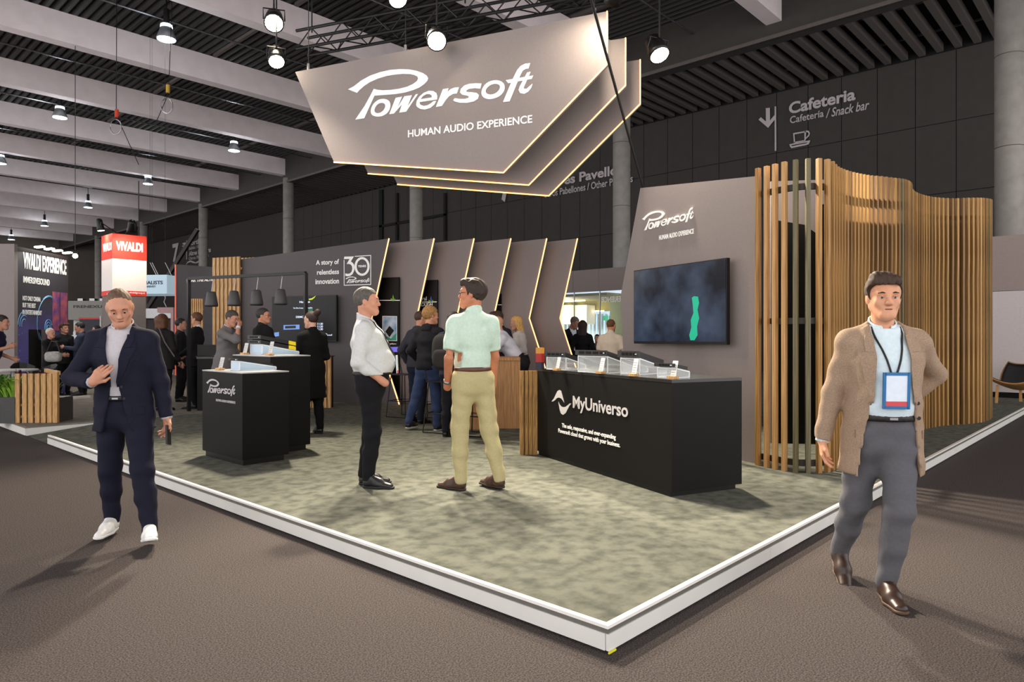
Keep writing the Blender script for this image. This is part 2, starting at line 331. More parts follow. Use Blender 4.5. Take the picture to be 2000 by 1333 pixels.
# --- back wall with the anniversary lettering (A) and the five chevron fins
BWd = (.932, -.362)
BW = PF(-240/1360*13.8, 13.8, *BWd)
def flr(pf, px): return 0.12
def fin(pf, left, top_l, px_t, py_t, parent, m, th=.05, vz=1.83, dxv=-34, dxb=20, name='panel'):
    st, zt = pf.sz(px_t, py_t); sv = pf.s(px_t+dxv); sb = pf.s(px_t+dxb); sl = pf.s(left); zl = pf.sz(left, top_l)[1]
    poly = [(sl, .121), (sb, .121), (sv, vz), (st, zt), (sl, zl)]
    part(name, *prism(pf, poly, -th, 0), m, parent)
    part('led_strip', *tube([pf.P(sb, .125, .004), pf.P(sv, vz, .004), pf.P(st, zt, .004)], .011, 6), M_LED, parent)
wa = thing('partition_wall', BW.P(-2, .12), 'long dark grey stand wall with anniversary lettering and a lit right edge', 'wall panel')
fin(BW, 470, 507, 760, 466, wa, M_PAINTD)
text(BW, 'A story of', 617.5, 662.5, 520, 507.5, M_WHITE, wa, .02); text(BW, 'relentless', 619.5, 662.5, 536.5, 526.5, M_WHITE, wa, .02); text(BW, 'innovation', 616.5, 662.5, 555, 545, M_WHITE, wa, .02)
z3 = lambda x, y: (600+x/12.5, 480+y/12.5)
def wpoly(pf, pts, parent, m=M_WHITE, n=.008, name='pictogram'): return part(name, *prism(pf, [pf.sz(*p) for p in pts], 0, n), m, parent)
wpoly(BW, [z3(*p) for p in ((912,272),(1145,265),(1068,392),(1110,415),(1150,470),(1160,545),(1150,620),(1110,700),(1050,742),(990,750),(935,742),(935,680),(1000,692),(1050,680),(1090,635),(1105,570),(1100,510),(1070,465),(1020,448),(968,450),(1040,325),(900,330))], wa)
def ring(pf, cx, cy, rx, ry, w, parent, m, q, n=.008):
    o_ = [pf.sz(*q(cx+rx*math.cos(a), cy+ry*math.sin(a))) for a in [2*PI*k/32 for k in range(32)]]
    i_ = [pf.sz(*q(cx+(rx-w)*math.cos(a), cy+(ry-w)*math.sin(a))) for a in [2*PI*k/32 for k in range(32)]]
    V = [pf.P(s, z, n) for s, z in o_]+[pf.P(s, z, n) for s, z in i_]
    part('pictogram', V, [(k, (k+1) % 32, 32+(k+1) % 32, 32+k) for k in range(32)], m, parent)
ring(BW, 1345, 510, 185, 230, 55, wa, M_WHITE, z3)
text(BW, 'YEARS', 699.3, 715.3, 522.5, 518, M_WHITE, wa, .03)
logo(BW, 675, 722.5, 554, M_WHITE, wa)
for a, b, c_, d in ((1168,262,1560,240), (898,970,1560,948)): wpoly(BW, [z3(a,b-8), z3(c_,d-8), z3(c_,d+10), z3(a,b+10)], wa)
wpoly(BW, [z3(*p) for p in ((1548,235),(1562,235),(1562,960),(1548,960))], wa); wpoly(BW, [z3(*p) for p in ((898,352),(912,352),(914,975),(900,980))], wa)
# fins step forward one after the other
for i, (px_, lbl) in enumerate(((848,'nearest to the anniversary wall'), (926,'third from the anniversary wall'), (998,'right behind the polo shirt man'), (1068,'second chevron from the window'), (1128,'last chevron beside the window'))):
    Y = 13.8; pf = PF((px_-1000)/1360*Y, Y, *BWd); prev = (760, 848, 926, 998, 1068)[i]
    f = thing('chevron_panel', pf.P(0, .12), 'tall grey chevron fin with a glowing edge, '+lbl, 'wall panel', 'lit chevron fins')
    fin(pf, prev-45, 466+(px_-prev+45)*.112, px_, 466, f, M_PAINT)
# black pull-up boards between the fins
def board(pf, x0, x1, yt, n0, n1, label, m=M_BLACK):
    b = thing('display_board', pf.P(pf.s((x0+x1)/2), .12), label, 'board'); V, Fc = pbox(pf, pf.s(x0), pf.s(x1), .12, pf.sz(x0, yt)[1], n0, n1); part('panel', V, Fc, m, b); return b
B1 = PF((848-1000)/1360*13.8, 13.8, *BWd).shift(.03)
b1 = board(B1, 722, 781, 544, 0, .04, 'tall black display board behind the man in the white shirt')
text(B1, 'Mono BREAKTHROUGH', 703+35, 779, 579, 575, M_WHITE, b1, .0, n=.05) if False else None
wpoly(B1.shift(.042), [(738,586.3),(781,586.3),(781,587.8),(738,587.8)], b1, n=.004)
M_LEAFG = mat('leaf_green', (.45,.72,.15), .6, noise=.05); M_BLUE = mat('print_blue', (.20,.40,.75), .6, noise=.1, nscale=9)
def leafmark(pf, cx, cy, parent, top=None):
    for dx, dy, m in ((-5,-2,M_LEAFG), (5,-2,M_LEAFG), (0,-9,top or M_LEAFG), (0,4,M_BLUE)):
        wpoly(pf, [(cx+dx*.2,cy+4),(cx+dx*.8-1.2,cy+dy*.4),(cx+dx*.7,cy+dy),(cx+dx*.5+1.6,cy+dy*.3+1)], parent, m, .006, 'emblem')
leafmark(B1.shift(.042), 768, 585, b1)
wpoly(B1.shift(.042), [(747,617.5),(775.5,618),(775.5,666.5),(747,666)], b1, M_WHITE, .004, 'poster')
M_POST = mat('poster_print', (.75,.80,.85), .5, col2=(.12,.45,.62), nscale=4)
wpoly(B1.shift(.042), [(748,618.5),(774.5,619),(774.5,665.5),(748,665)], b1, M_POST, .006, 'poster_print')
wpoly(B1.shift(.042), [(761,637),(770,646),(761,659),(753,648)], b1, M_BLACK, .009, 'poster_chip'); wpoly(B1.shift(.042), [(748,652),(756,657),(764,662),(774.5,650),(774.5,665.5),(748,665)], b1, mat('poster_green', (.05,.55,.45), .5, noise=.1), .008, 'poster_wave')
text(B1.shift(.042), 'amplifiers', 757, 774, 674, 670.5, M_WHITE, b1, .02)
wpoly(B1.shift(.042), [(750,678),(788,678),(788,688),(750,688)], b1, mat('strip_screen', (.3,.3,.7), .4, emit=(.36,.34,.72), estr=.9), .02, 'strip_screen')
B2 = PF((926-1000)/1360*13.8, 13.8, *BWd).shift(.03)
b2 = board(B2, 800, 856, 549, 0, .04, 'tall black display board with white heading between two lit fins')
text(B2.shift(.042), 'Natural', 806, 833.5, 587.5, 580, M_WHITE, b2, .01); text(B2.shift(.042), 'BREAKTHROUGH', 788, 845, 599, 591.5, M_WHITE, b2, .015)
wpoly(B2.shift(.042), [(820,589.3),(853,589.3),(853,590.8),(820,590.8)], b2, n=.004); leafmark(B2.shift(.042), 842, 588, b2, M_BLUE)
B3 = PF((1068-1000)/1360*13.8, 13.8, *BWd).shift(.03)
b3 = board(B3, 945, 980, 575, 0, .04, 'narrow black display board at the bar end'); wpoly(B3.shift(.042), [(972,595),(980,595),(980,596.5),(972,596.5)], b3, n=.004)
# --- right wall with the television, turned towards the counter
RWd = (.4577, -.8891); RW = PF(2.5, 7.39, *RWd)
wr = thing('partition_wall', RW.P(-1, .12), 'tall grey stand wall with white script logo and wall mounted television', 'wall panel')
part('panel', *prism(RW, [(RW.s(1226), .121), (RW.s(1479), .121), RW.sz(1479, 344), RW.sz(1250.7, 367.6), RW.sz(1212, 580)], -.06, 0), M_PAINT, wr)
logo(RW, 1255, 1356, 452, M_WHITE, wr)
text(RW, 'HUMAN AUDIO EXPERIENCE', 1288, 1356, 463, 453.5, M_WHITE, wr, .02, mid=1322)
TVp = RW.shift(.14)
tv = thing('television', TVp.P(0, 1.4), 'large flat television on the grey wall above the display counter', 'television')
s0, s1 = TVp.s(1238), TVp.s(1419.5); zt = TVp.sz(1238, 529)[1]; zb = TVp.sz(1238, 671.5)[1]
V, Fc = pbox(TVp, s0, s1, zb, zt, -.045, 0); part('housing', V, Fc, M_BLKM, tv)
nm = bpy.data.materials.new('television_reflection'); nm.use_nodes = True; nt = nm.node_tree; pb = nt.nodes['Principled BSDF']  # bluish reflections on the dark screen, put into its emission colour
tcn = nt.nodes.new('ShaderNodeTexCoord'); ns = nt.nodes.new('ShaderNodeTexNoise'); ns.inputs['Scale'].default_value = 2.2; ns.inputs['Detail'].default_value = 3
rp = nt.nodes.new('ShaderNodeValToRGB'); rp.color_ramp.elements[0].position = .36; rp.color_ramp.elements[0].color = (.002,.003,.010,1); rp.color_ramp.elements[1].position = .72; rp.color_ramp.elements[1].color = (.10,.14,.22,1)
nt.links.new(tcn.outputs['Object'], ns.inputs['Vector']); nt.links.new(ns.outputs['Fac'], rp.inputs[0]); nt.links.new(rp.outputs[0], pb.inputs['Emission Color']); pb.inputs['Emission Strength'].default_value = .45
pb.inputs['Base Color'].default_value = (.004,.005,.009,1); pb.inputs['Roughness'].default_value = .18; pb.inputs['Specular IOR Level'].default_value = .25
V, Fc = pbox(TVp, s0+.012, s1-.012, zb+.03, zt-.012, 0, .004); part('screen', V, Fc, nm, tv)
M_GREEN = mat('reflection_green', (0,.55,.42), .4, emit=(0,.62,.48), estr=.7)
wpoly(TVp, [(1352,582),(1356,579),(1364,580),(1366,592),(1363,605),(1366,622),(1362,638),(1363,655),(1357,665),(1349,665),(1347,655),(1351,640),(1350,625),(1355,612),(1354,597)], tv, M_GREEN, .006, 'green_reflection')  # green reflection drawn as a faintly glowing shape on the screen
part('bracket', *pbox(TVp, (s0+s1)/2-.2, (s0+s1)/2+.2, (zb+zt)/2-.15, (zb+zt)/2+.15, -.139, -.045), M_BLKM, tv)
# inner wall and black curtain behind the slatted screen
IW = PF(4.05, 8.6, 1, -.15)
iw = thing('partition_wall', IW.P(0, .12), 'grey store room wall glimpsed between the wooden slats', 'wall panel')
part('panel', *pbox(IW, IW.s(1505), IW.s(1640), .12, IW.sz(1580, 352)[1], -.05, 0), M_PAINT, iw)
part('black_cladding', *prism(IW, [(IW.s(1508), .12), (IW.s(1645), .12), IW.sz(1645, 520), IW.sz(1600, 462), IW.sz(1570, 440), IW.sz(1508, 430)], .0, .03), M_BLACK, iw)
# --- middle wall with the big window
MW = plane_x(16.0)
mw = thing('wall_window_side', MW.P(0, .12), 'grey panelled partition above a wide window', kind='structure')
zt = MW.sz(1150, 527)[1]; zo = MW.sz(1150, 570)[1]
for a, b in ((1060,1119), (1119.4,1169), (1169.4,1240)): part('panel', *pbox(MW, MW.s(a), MW.s(b), zo, zt, -.06, 0), M_PAINT, mw)
part('panel', *pbox(MW, MW.s(1216), MW.s(1240), .12, zo, -.06, 0), M_PAINT, mw); part('panel', *pbox(MW, MW.s(1020), MW.s(1060), .12, zt, -.06, 0), M_PAINT, mw)
win = thing('window_1', MW.P(.5, .12), 'wide glazed partition looking into a bright lounge', kind='structure')
M_PANE = mat('window_pane', (.9,.95,.92), .05, alpha=.08, noise=.01)
for a, b in ((1060,1120), (1120.5,1170), (1170.5,1216)): part('pane', *pbox(MW, MW.s(a), MW.s(b), .13, zo, -.04, -.03), M_PANE, win)
for a in (1120.2, 1170.2): part('glazing_bar', *pbox(MW, MW.s(a)-.012, MW.s(a)+.012, .13, zo, -.05, -.02), M_STEEL, win)
text(MW.shift(-.028), 'EXPERIENCE', 1175, 1230, 590, 579, M_WHITE, win, .02, mirror=True, mid=1205)
# lounge behind the glass
LW = plane_x(20.6)
lg = thing('wall_lounge', LW.P(0, 0), 'bright lounge wall with vertical blinds behind the window', kind='structure')
part('backing', *pbox(LW, LW.s(1010), LW.s(1300), 0, 3.2, -.3, -.2), mat('daylit_glass', (.85,.93,1), .5, emit=(.82,.92,1), estr=.55), lg)
M_BLIND = mat('blind_white', (.86,.92,.95), .6, noise=.05)
sa, sb = LW.s(1040), LW.s(1195); i = 0
while sa+i*.17 < sb:
    part('blind_slat', *pbox(LW, sa+i*.17, sa+i*.17+.1, .2, 2.3, -.1, -.09), M_BLIND, lg); i += 1
part('olive_ceiling', *pbox(LW, LW.s(1010), LW.s(1300), 2.72, 2.8, -.2, 3.4), mat('olive_paint', (.50,.47,.20), .7, noise=.1), lg)
part('olive_band', *pbox(LW, LW.s(1010), LW.s(1300), 2.38, 2.75, .3, .4), mat('olive_paint'   , (.5,.47,.2)), lg)
M_TUBE = mat('lamp_tube', (1,.95,.8), .5, emit=(1,.92,.72), estr=4)
for z_, n_ in ((2.36, .5), (2.68, 1.6)): part('light_line', *pbox(LW, LW.s(1040), LW.s(1196), z_, z_+.04, n_, n_+.06), M_TUBE, lg)
part('green_pier', *pbox(LW.shift(1.0), LW.shift(1.0).s(1191), LW.shift(1.0).s(1260), 0, 2.75, -.4, 0), mat('sage_paint', (.42,.47,.33), .7, noise=.1), lg)
for px_, py_, c_ in ((1121,603,(.0,.55,.42)), (1184,621,(.0,.55,.42))): part('green_sign', *pbox(LW, LW.s(px_-5), LW.s(px_+5), LW.sz(px_, py_+5)[1], LW.sz(px_, py_-4)[1], .02, .05), mat('sign_green', c_, .5, emit=c_, estr=.7), lg)
for px_, w in ((1136,9), (1166,9), (1108,9)): part('lamp_shade', *pbox(LW, LW.s(px_-w), LW.s(px_+w), LW.sz(px_, 634)[1], LW.sz(px_, 598)[1], .4, .9), mat('shade_white', (.95,.93,.85), .6, emit=(1,.97,.9), estr=.15), lg)
for dx_ in (1110, 1165):
    Lp = bpy.data.lights.new('lounge_fill', 'POINT'); Lp.energy = 110; Lp.color = (1,.95,.85); Lp.shadow_soft_size = .2; lo = link(bpy.data.objects.new('lounge_fill', Lp)); lo.parent = lg; lo.location = LW.P(LW.s(dx_), 2.3, 2.0)-ORG[lg.name]  # fill lights without fixtures, added to brighten the lounge
# --- right hand partition behind the shell chair
RP = plane_x(18.6)
rp_ = thing('wall_right', RP.P(0, .12), 'plain partition with grey upper band, white lower field and black skirting', kind='structure')
a, b = RP.s(1800), RP.s(2120); z0, z1, z2 = .12, RP.sz(1970, 569)[1], RP.sz(1970, 460)[1]
part('upper_band', *pbox(RP, a, b, z1+.01, z2, -.1, 0), mat('taupe_paint', (.60,.54,.52), .7, noise=.04), rp_); part('lower_field', *pbox(RP, a, b, z0+.12, z1, -.1, 0), mat('offwhite_paint', (.80,.765,.76), .6, noise=.03), rp_)
part('skirting', *pbox(RP, a, b, z0, z0+.12, -.1, .01), M_BLACK, rp_)
# ================================================================== hanging sign
sg = thing('hanging_sign', SIGN.P(-1, 3.5), 'large grey hanging sign of three stepped panels with glowing edges and white logo', 'sign')
lay = [(0, [(576.6,140.6),(652.5,317.4),(983.6,337.8),(1186,126),(1186,22)]), (-.5, [(640,140),(719,339.6),(1033,362),(1222,167),(1222,74)]), (-1.0, [(700,170),(776.4,360.7),(1072,383),(1250.5,203.5),(1250.5,116.5)])]
for i, (n, P_) in enumerate(lay):
    pf = SIGN.shift(n); poly = [pf.sz(*p) for p in P_]
    if i: zt_ = pf.sz(P_[4][0], P_[4][1])[1]; poly[0] = (poly[0][0], zt_); 
    o = part('sign_panel', *prism(pf, poly[::-1], -.06, 0), M_PAINT, sg)
    part('led_strip', *tube([pf.P(s, z, .006) for s, z in poly[1:]], .0085, 6), M_LED, sg)
    for a, b in zip(poly[1:-1], poly[2:]): pass
logo(SIGN, 680, 1041.5, 237.5, M_WHITE, sg, n=.001, th=.003)
text(SIGN, 'HUMAN AUDIO EXPERIENCE', 797, 1039.5, 254.5, 239.5, M_WHITE, sg, .016, n=.0, mid=918)
for px_ in (600, 790, 1160):
    a = SIGN.px(px_, 134-(px_-600)*.19, -.03); part('suspension_wire', *tube([a, a+Vector((0,0,6))], .006, 5), M_CABLE, sg)
    part('shackle', *tube([a+Vector((0,0,-.02)), a+Vector((0,0,.08))], .022, 6), M_STEEL, sg)
# strap from the grey wall up to the roof
p0 = RW.px(1252, 366, -.03); p1 = at(1155, 0, 7.4); p2 = p1+(p1-p0)*.8
solo('rigging_cable', *tube([p0, p1, p2], .017, 6), M_CABLE, 'black rigging cable rising from the corner of the television wall', 'cable')
# truss and lamps
TR = SIGN.shift(-1.3); zt0 = 6.25
tr = thing('lighting_truss', TR.P(-2, zt0), 'square black lattice truss above the hanging sign', 'truss')
sa, sb = TR.s(590), TR.s(1300)
for n_ in (-.15, .15):
    for z_ in (0, .3): part('chord', *tube([TR.P(sa, zt0+z_, n_), TR.P(sb, zt0+z_, n_)], .025, 6), M_BLKM, tr)
i = 0; s_ = sa
while s_ < sb-.3:
    up = i % 2
    for n_ in (-.15, .15): part('web_bar', *tube([TR.P(s_, zt0+.3*up, n_), TR.P(s_+.3, zt0+.3*(1-up), n_)], .011, 5), M_BLKM, tr)
    part('web_bar', *tube([TR.P(s_, zt0, -.15+.3*up), TR.P(s_+.3, zt0, .15-.3*up)], .011, 5), M_BLKM, tr)
    s_ += .3; i += 1
for s_ in (sa+.2, (sa+sb)/2, sb-.2): part('hoist_chain', *tube([TR.P(s_, zt0+.3, 0), TR.P(s_, 12, 0)], .012, 5), M_BLKM, tr)
M_LENS = mat('lamp_lens', (1,.95,.85), .3, emit=(1,.93,.80), estr=60)
def spotlight(p, aim, label, power=1.0, r=.10, cone=105, grp='warm spotlights above the stand', truss=None, drop=True):
    p = Vector(p); aim = Vector(aim); d = (aim-p).normalized(); M = d.to_track_quat('Z', 'Y').to_matrix()
    t = thing('spotlight', p, label, 'spotlight', grp)
    part('housing', *lathe([(r*.55,-.3),(r*.8,-.26),(r,-.05),(r*1.02,.01),(r*.9,.01)], 18, p, M), M_BLKM, t, True)
    part('lens', *lathe([(r*.88,0),(r*.88,.012)], 18, p, M), M_LENS, t)
    side = d.cross(Vector((0,0,1))).normalized(); top = p+Vector((0,0,.28))
    part('yoke', *cat(tube([p+side*r*1.05-d*.1, p+side*r*1.05+Vector((0,0,.2)), p-side*r*1.05+Vector((0,0,.2)), p-side*r*1.05-d*.1], .01, 5), tube([p+Vector((0,0,.2)), top if truss is None else Vector(truss)], .014, 5)), M_BLKM, t)
    if drop: part('drop_pipe', *tube([top, Vector((p.x, p.y, 11.6))], .012, 5), M_BLKM, t)
    if power:
        L = bpy.data.lights.new('beam_light', 'SPOT'); L.energy = SPOT_W*power; L.color = (1, .86, .68); L.spot_size = math.radians(cone); L.spot_blend = .6; L.shadow_soft_size = .12
        lo = link(bpy.data.objects.new('beam_light', L)); lo.parent = t; lo.location = d*.04; lo.rotation_euler = (-d).to_track_quat('Z', 'Y').to_euler()
    return t
spotlight(at(853, 80, 9.0), (-.5, -.2, 0), 'glaring warm spotlight just above the middle of the hanging sign', 1.4, .13, 62)
spotlight(at(540, 120, 10.1), (1.0, 4.0, 0), 'lower warm spotlight at the left tip of the hanging sign', .8, .12, 80)
spotlight(at(535, 45, 10.1), (-.5, 2.5, 0), 'upper warm spotlight left of the hanging sign', 1.0, .14, 80)
spotlight(at(777, -2, 9.2), (1.5, 1.0, 0), 'warm spotlight cut by the top edge of the picture', 1.0, .13, 62)
spotlight(at(1288, 107, 8.6), (4.0, .0, 0), 'warm spotlight right of the hanging sign', 1.2, .13, 100)
spotlight(at(1196, 4, 8.0), SIGN.P(1.2, 4.9), 'small spotlight at the upper right corner of the hanging sign', .05)
# ================================================================== display counter
CT = PF(1.316, 5.735, .4382, -.8989)              # front face, s=0 at its right corner
CL = 2.37; CZ = 1.094
ct = thing('display_counter', CT.P(-CL/2, .12, -.38), 'long black display counter with white cloud service lettering', 'counter')
part('body', *pbox(CT, -CL, 0, .165, CZ-.03, -.764, 0), M_BLACK, ct); part('plinth', *pbox(CT, -CL+.03, -.03, .121, .165, -.72, -.012), M_BLKM, ct)
part('top', *pbox(CT, -CL-.002, .002, CZ-.028, CZ, -.766, .002), M_BTOP, ct)
M_GLET = mat('grey_letter', (.74,.73,.73), .5, noise=.02)
z2 = lambda x, y: (1050+x/8.885, 740+y/8.885)
def cpoly(pts): return part('emblem', *prism(CT, [CT.sz(*z2(*p)) for p in pts], 0, .004), M_GLET, ct)
cpoly([(247,398),(290,340),(325,265),(350,215),(382,198),(412,215),(432,280),(450,350),(467,420),(445,385),(415,345),(375,328),(340,338),(305,375),(275,395)])
cpoly([(365,400),(385,450),(415,485),(450,497),(490,490),(530,460),(560,432),(590,430),(555,475),(520,540),(490,600),(445,630),(410,605),(388,540),(372,450)])
def ctext(body, x0, x1, zoomL, zoomT, bold):      # rows of the lowest ink at x0 and of the highest ink at x0
    s0, s1 = CT.s(x0), CT.s(x1); part('lettering', *fit(glyph_mesh(body, bold), CT, s0, s1, CT.sz(x0, zoomL)[1], CT.sz(x0, zoomT)[1], .003), M_GLET if bold > .015 else M_WHITE, ct)
ctext('MyUniverso', 1119.8, 1227.5, 804.5, 773.5, .018)
ctext('The safe, responsive, and ever-expanding', 1098.3, 1203.5, 837.5, 826.8, .012); ctext('Powersoft cloud that grows with your business.', 1091.5, 1212, 847.5, 837, .012)
# wooden slatted end of the counter
ce = thing('slat_screen', CT.P(-CL-.1, .12), 'narrow wooden slat cladding at the left end of the display counter', 'slat screen')
me_sl = mesh('slat', *box(-.03, .03, -.022, .022, 0, .945), M_WOOD)
CE = PF(CT.o[0]+CT.d[0]*-CL, CT.o[1]+CT.d[1]*-CL, 1, .10)
for px_ in (1044, 1035.5, 1027.5, 1020.5):
    s = CE.s(px_); inst('slat', me_sl, ce, CE.P(s, .121, .0), CE.ang())
for z_ in (.30, .92): part('rail', *pbox(CE, CE.s(1021), CE.s(1054), z_, z_+.03, -.06, -.022), M_WOOD2, ce)
# ================================================================== two black podiums
def podium(c, wx, wy, zt, label):
    t = thing('podium', (c.x+wx/2, c.y+wy/2, .12), label, 'podium')
    part('body', *box(c.x, c.x+wx, c.y, c.y+wy, .18, zt-.012), M_BLACK, t); part('plinth', *box(c.x+.015, c.x+wx-.05, c.y+.015, c.y+wy-.05, .121, .18), M_BLKM, t)
    part('top', *box(c.x-.002, c.x+wx+.002, c.y-.002, c.y+wy+.002, zt-.012, zt), mat('podium_top', (.62,.63,.64), .3, noise=.05), t); return t
c1 = GP(473.4, 911); wx1 = along(c1, (1,0), 564); wy1 = along(c1, (0,1), 395.5); zp1 = 1.44-68.4/1360*pxof(c1)[2]
p1_ = podium(c1, wx1, wy1, zp1, 'black podium with white script logo in front of the walking man')
PLf = PF(*(lambda v: (v.x*UX-v.y*UY, v.x*UY+v.y*UX))(Vector((c1.x-CAM[0], c1.y-CAM[1]))), UY, -UX)   # its left face
def pl_logo():
    s0, s1 = PLf.s(404), PLf.s(460.5); z0 = PLf.sz(408, 768.5)[1]
    part('script_logo', *fit(LOGO, PLf, s0, s1, z0, z0+(s1-s0)*LOGO_ASPECT, .003, .004), M_GLET, p1_)
    part('lettering', *fit(glyph_mesh('HUMAN AUDIO EXPERIENCE', .02), PLf, PLf.s(423), s1, PLf.sz(423, 784)[1], PLf.sz(423, 779.5)[1], .003), M_GLET, p1_)
pl_logo()
c2 = Vector((c1.x+.42, c1.y, 0)); e2 = GP(606, 878)
# the rear podium stands right behind, its visible long face in line with the front one
y2 = e2.y; c2 = Vector((e2.x-along(Vector((e2.x, y2, 0)), (-1,0), 528), y2, 0)); wx2 = e2.x-c2.x; wy2 = along(c2, (0,1), 455); zp2 = 1.44-34/1360*pxof(e2)[2]
p2_ = podium(c2, wx2, wy2, zp2, 'taller black podium behind the one with the logo')
# ================================================================== amplifiers on acrylic stands, cards on wooden blocks
M_AMP = mat('amp_black', (.10,.10,.105), .4, .2, noise=.15, nscale=30); M_AMPF = mat('amp_front', (.19,.19,.20), .35, .4, noise=.1, nscale=40)
M_YEL = mat('yellow_tag', (.92,.82,.05), .6, noise=.03)
def local(o, a, lean=0.0):
    c, s = math.cos(a), math.sin(a); return lambda x, y, z: Vector((o.x+x*c-y*s, o.y+x*s+y*c, o.z+z))
def tri_side(L, x, d, h0, h1, t):
    P_ = [(x,0,0),(x,d,0),(x,d,h1),(x,0,h0)]; return [L(*p) for p in P_]+[L(p[0]+t,p[1],p[2]) for p in P_], [(0,1,2,3),(7,6,5,4),(0,4,5,1),(1,5,6,2),(2,6,7,3),(3,7,4,0)]
def amp_display(o, a, w, d, h0, h1, where, units=1, m_side=None, yellow=False, hu=.05):
    """an acrylic stand whose top slopes down away from the front (local -y side faces the visitor) with rack amplifiers on it"""
    L = local(o, a); st = thing('acrylic_stand', o, 'clear acrylic wedge stand '+where, 'stand', 'acrylic stands')
    for x in (0, w-.008): part('side_plate', *tri_side(L, x, d, h0, h1, .008), m_side or M_GLASS, st)
    part('front_plate', [L(.008,0,0),L(w-.008,0,0),L(w-.008,0,h0),L(.008,0,h0),L(.008,.008,0),L(w-.008,.008,0),L(w-.008,.008,h0),L(.008,.008,h0)], BF, m_side or M_GLASS, st)
    part('top_plate', [L(0,0,h0),L(w,0,h0),L(w,d,h1),L(0,d,h1),L(0,0,h0+.008),L(w,0,h0+.008),L(w,d,h1+.008),L(0,d,h1+.008)], BF, m_side or M_GLASS, st)
    for x in (.004, w-.004):
        for A_, B_ in (((x,0,0),(x,0,h0)), ((x,0,h0),(x,d,h1)), ((x,0,.004),(x,d,.004)), ((x,d,0),(x,d,h1))): part('polished_edge', *bar(L(*A_), L(*B_), .009, .009), M_GEDGE, st)
    for A_, B_ in (((0,0,h0),(w,0,h0)), ((0,0,.004),(w,0,.004))): part('polished_edge', *bar(L(*A_), L(*B_), .009, .009), M_GEDGE, st)
    sl = (h1-h0)/d
    for u in range(units):
        am = thing('amplifier', L(w/2,d/2,h0+u*(hu+.012)), '%s rack amplifier %s' % ('black' if units == 1 else ('lower black', 'upper black')[u], where), 'amplifier', 'rack amplifiers on show')
        zz = .012+u*(hu+.012)
        B8 = [(.01,-.02,h0),(w-.01,-.02,h0),(w-.01,d*.92,h0+sl*d*.92),(.01,d*.92,h0+sl*d*.92)]
        part('chassis', [L(x,y,z+zz) for x,y,z in B8]+[L(x,y,z+zz+hu) for x,y,z in B8], BF, M_AMP, am)
        part('front_panel', [L(x,y,z+zz) for x,y,z in ((-.012,-.03,h0),(w+.012,-.03,h0),(w+.012,-.02,h0),(-.012,-.02,h0))]+[L(x,y,z+zz+hu) for x,y,z in ((-.012,-.03,h0),(w+.012,-.03,h0),(w+.012,-.02,h0),(-.012,-.02,h0))], BF, M_AMPF, am)
        for q in range(4):
            x = .04+q*(w-.08)/3.4; part('vent', [L(x+i_,-.032,h0+zz+j_) for j_ in (hu*.25, hu*.75) for i_ in (0, (w-.08)/4.2)]+[L(x+i_,-.029,h0+zz+j_) for j_ in (hu*.25, hu*.75) for i_ in (0, (w-.08)/4.2)], [(0,1,3,2),(4,6,7,5)], M_BLACK, am)
        part('power_button', *bar(L(w-.03,-.034,h0+zz+hu/2), L(w-.015,-.034,h0+zz+hu/2), .008, .008), M_GEDGE, am)
        if yellow: part('yellow_label', [L(w-.008,d*.72,h0+sl*d*.72+zz),L(w-.008,d*.92,h0+sl*d*.92+zz),L(w-.008,d*.92,h0+sl*d*.92+zz+hu),L(w-.008,d*.72,h0+sl*d*.72+zz+hu),L(w-.006,d*.72,h0+sl*d*.72+zz),L(w-.006,d*.92,h0+sl*d*.92+zz),L(w-.006,d*.92,h0+sl*d*.92+zz+hu),L(w-.006,d*.72,h0+sl*d*.72+zz+hu)], BF, M_YEL, am)
    return st
def info_card(o, a, w, h, where):
    L = local(o, a); t = thing('info_card', o, 'printed info card in a wooden block '+where, 'card', 'info cards')
    part('wooden_block', [L(x,y,z) for z in (0,.022) for x,y in ((-.01,-.03),(w+.01,-.03),(w+.01,.03),(-.01,.03))], BF, M_WOOD2, t)
    le = .22*h
    part('card', [L(0,0,.01),L(w,0,.01),L(w,.004,.01),L(0,.004,.01),L(0,le,h),L(w,le,h),L(w,le+.004,h),L(0,le+.004,h)], BF, M_CARD, t)
    for j in range(5):
        za = h*(.2+.14*j); y_ = le*(za-.01)/(h-.01)-.0012; part('print_line', [L(w*.1,y_,za),L(w*(.9-.1*(j % 2)),y_,za),L(w*(.9-.1*(j % 2)),y_,za+.004),L(w*.1,y_,za+.004)], [(0,1,2,3)], M_STEEL, t)
CA = CT.ang()
def on_ct(px, py): # place on the counter top plane
    v = GP(px, py, CZ); v.z = CZ+.001; return v
amp_display(on_ct(1068, 722), CA+.25, .30, .30, .13, .05, 'farthest from the corner on the display counter')
amp_display(on_ct(1129, 727), CA+.25, .40, .38, .16, .06, 'carrying the widest unit on the display counter')
amp_display(on_ct(1212, 731), CA+.25, .235, .40, .15, .05, 'in the middle of the right half of the display counter', hu=.06)
amp_display(on_ct(1284, 738), CA+.25, .19, .20, .085, .05, 'nearest the corner of the display counter', hu=.03)
info_card(on_ct(1085, 724), CA+.1, .055, .14, 'before the farthest amplifier on the counter'); info_card(on_ct(1169, 730), CA+.1, .06, .15, 'before the widest amplifier on the counter')
info_card(on_ct(1233, 735), CA+.1, .06, .155, 'right of the middle amplifier on the counter'); info_card(on_ct(1309, 740), CA+.1, .06, .15, 'closest to the corner of the counter')
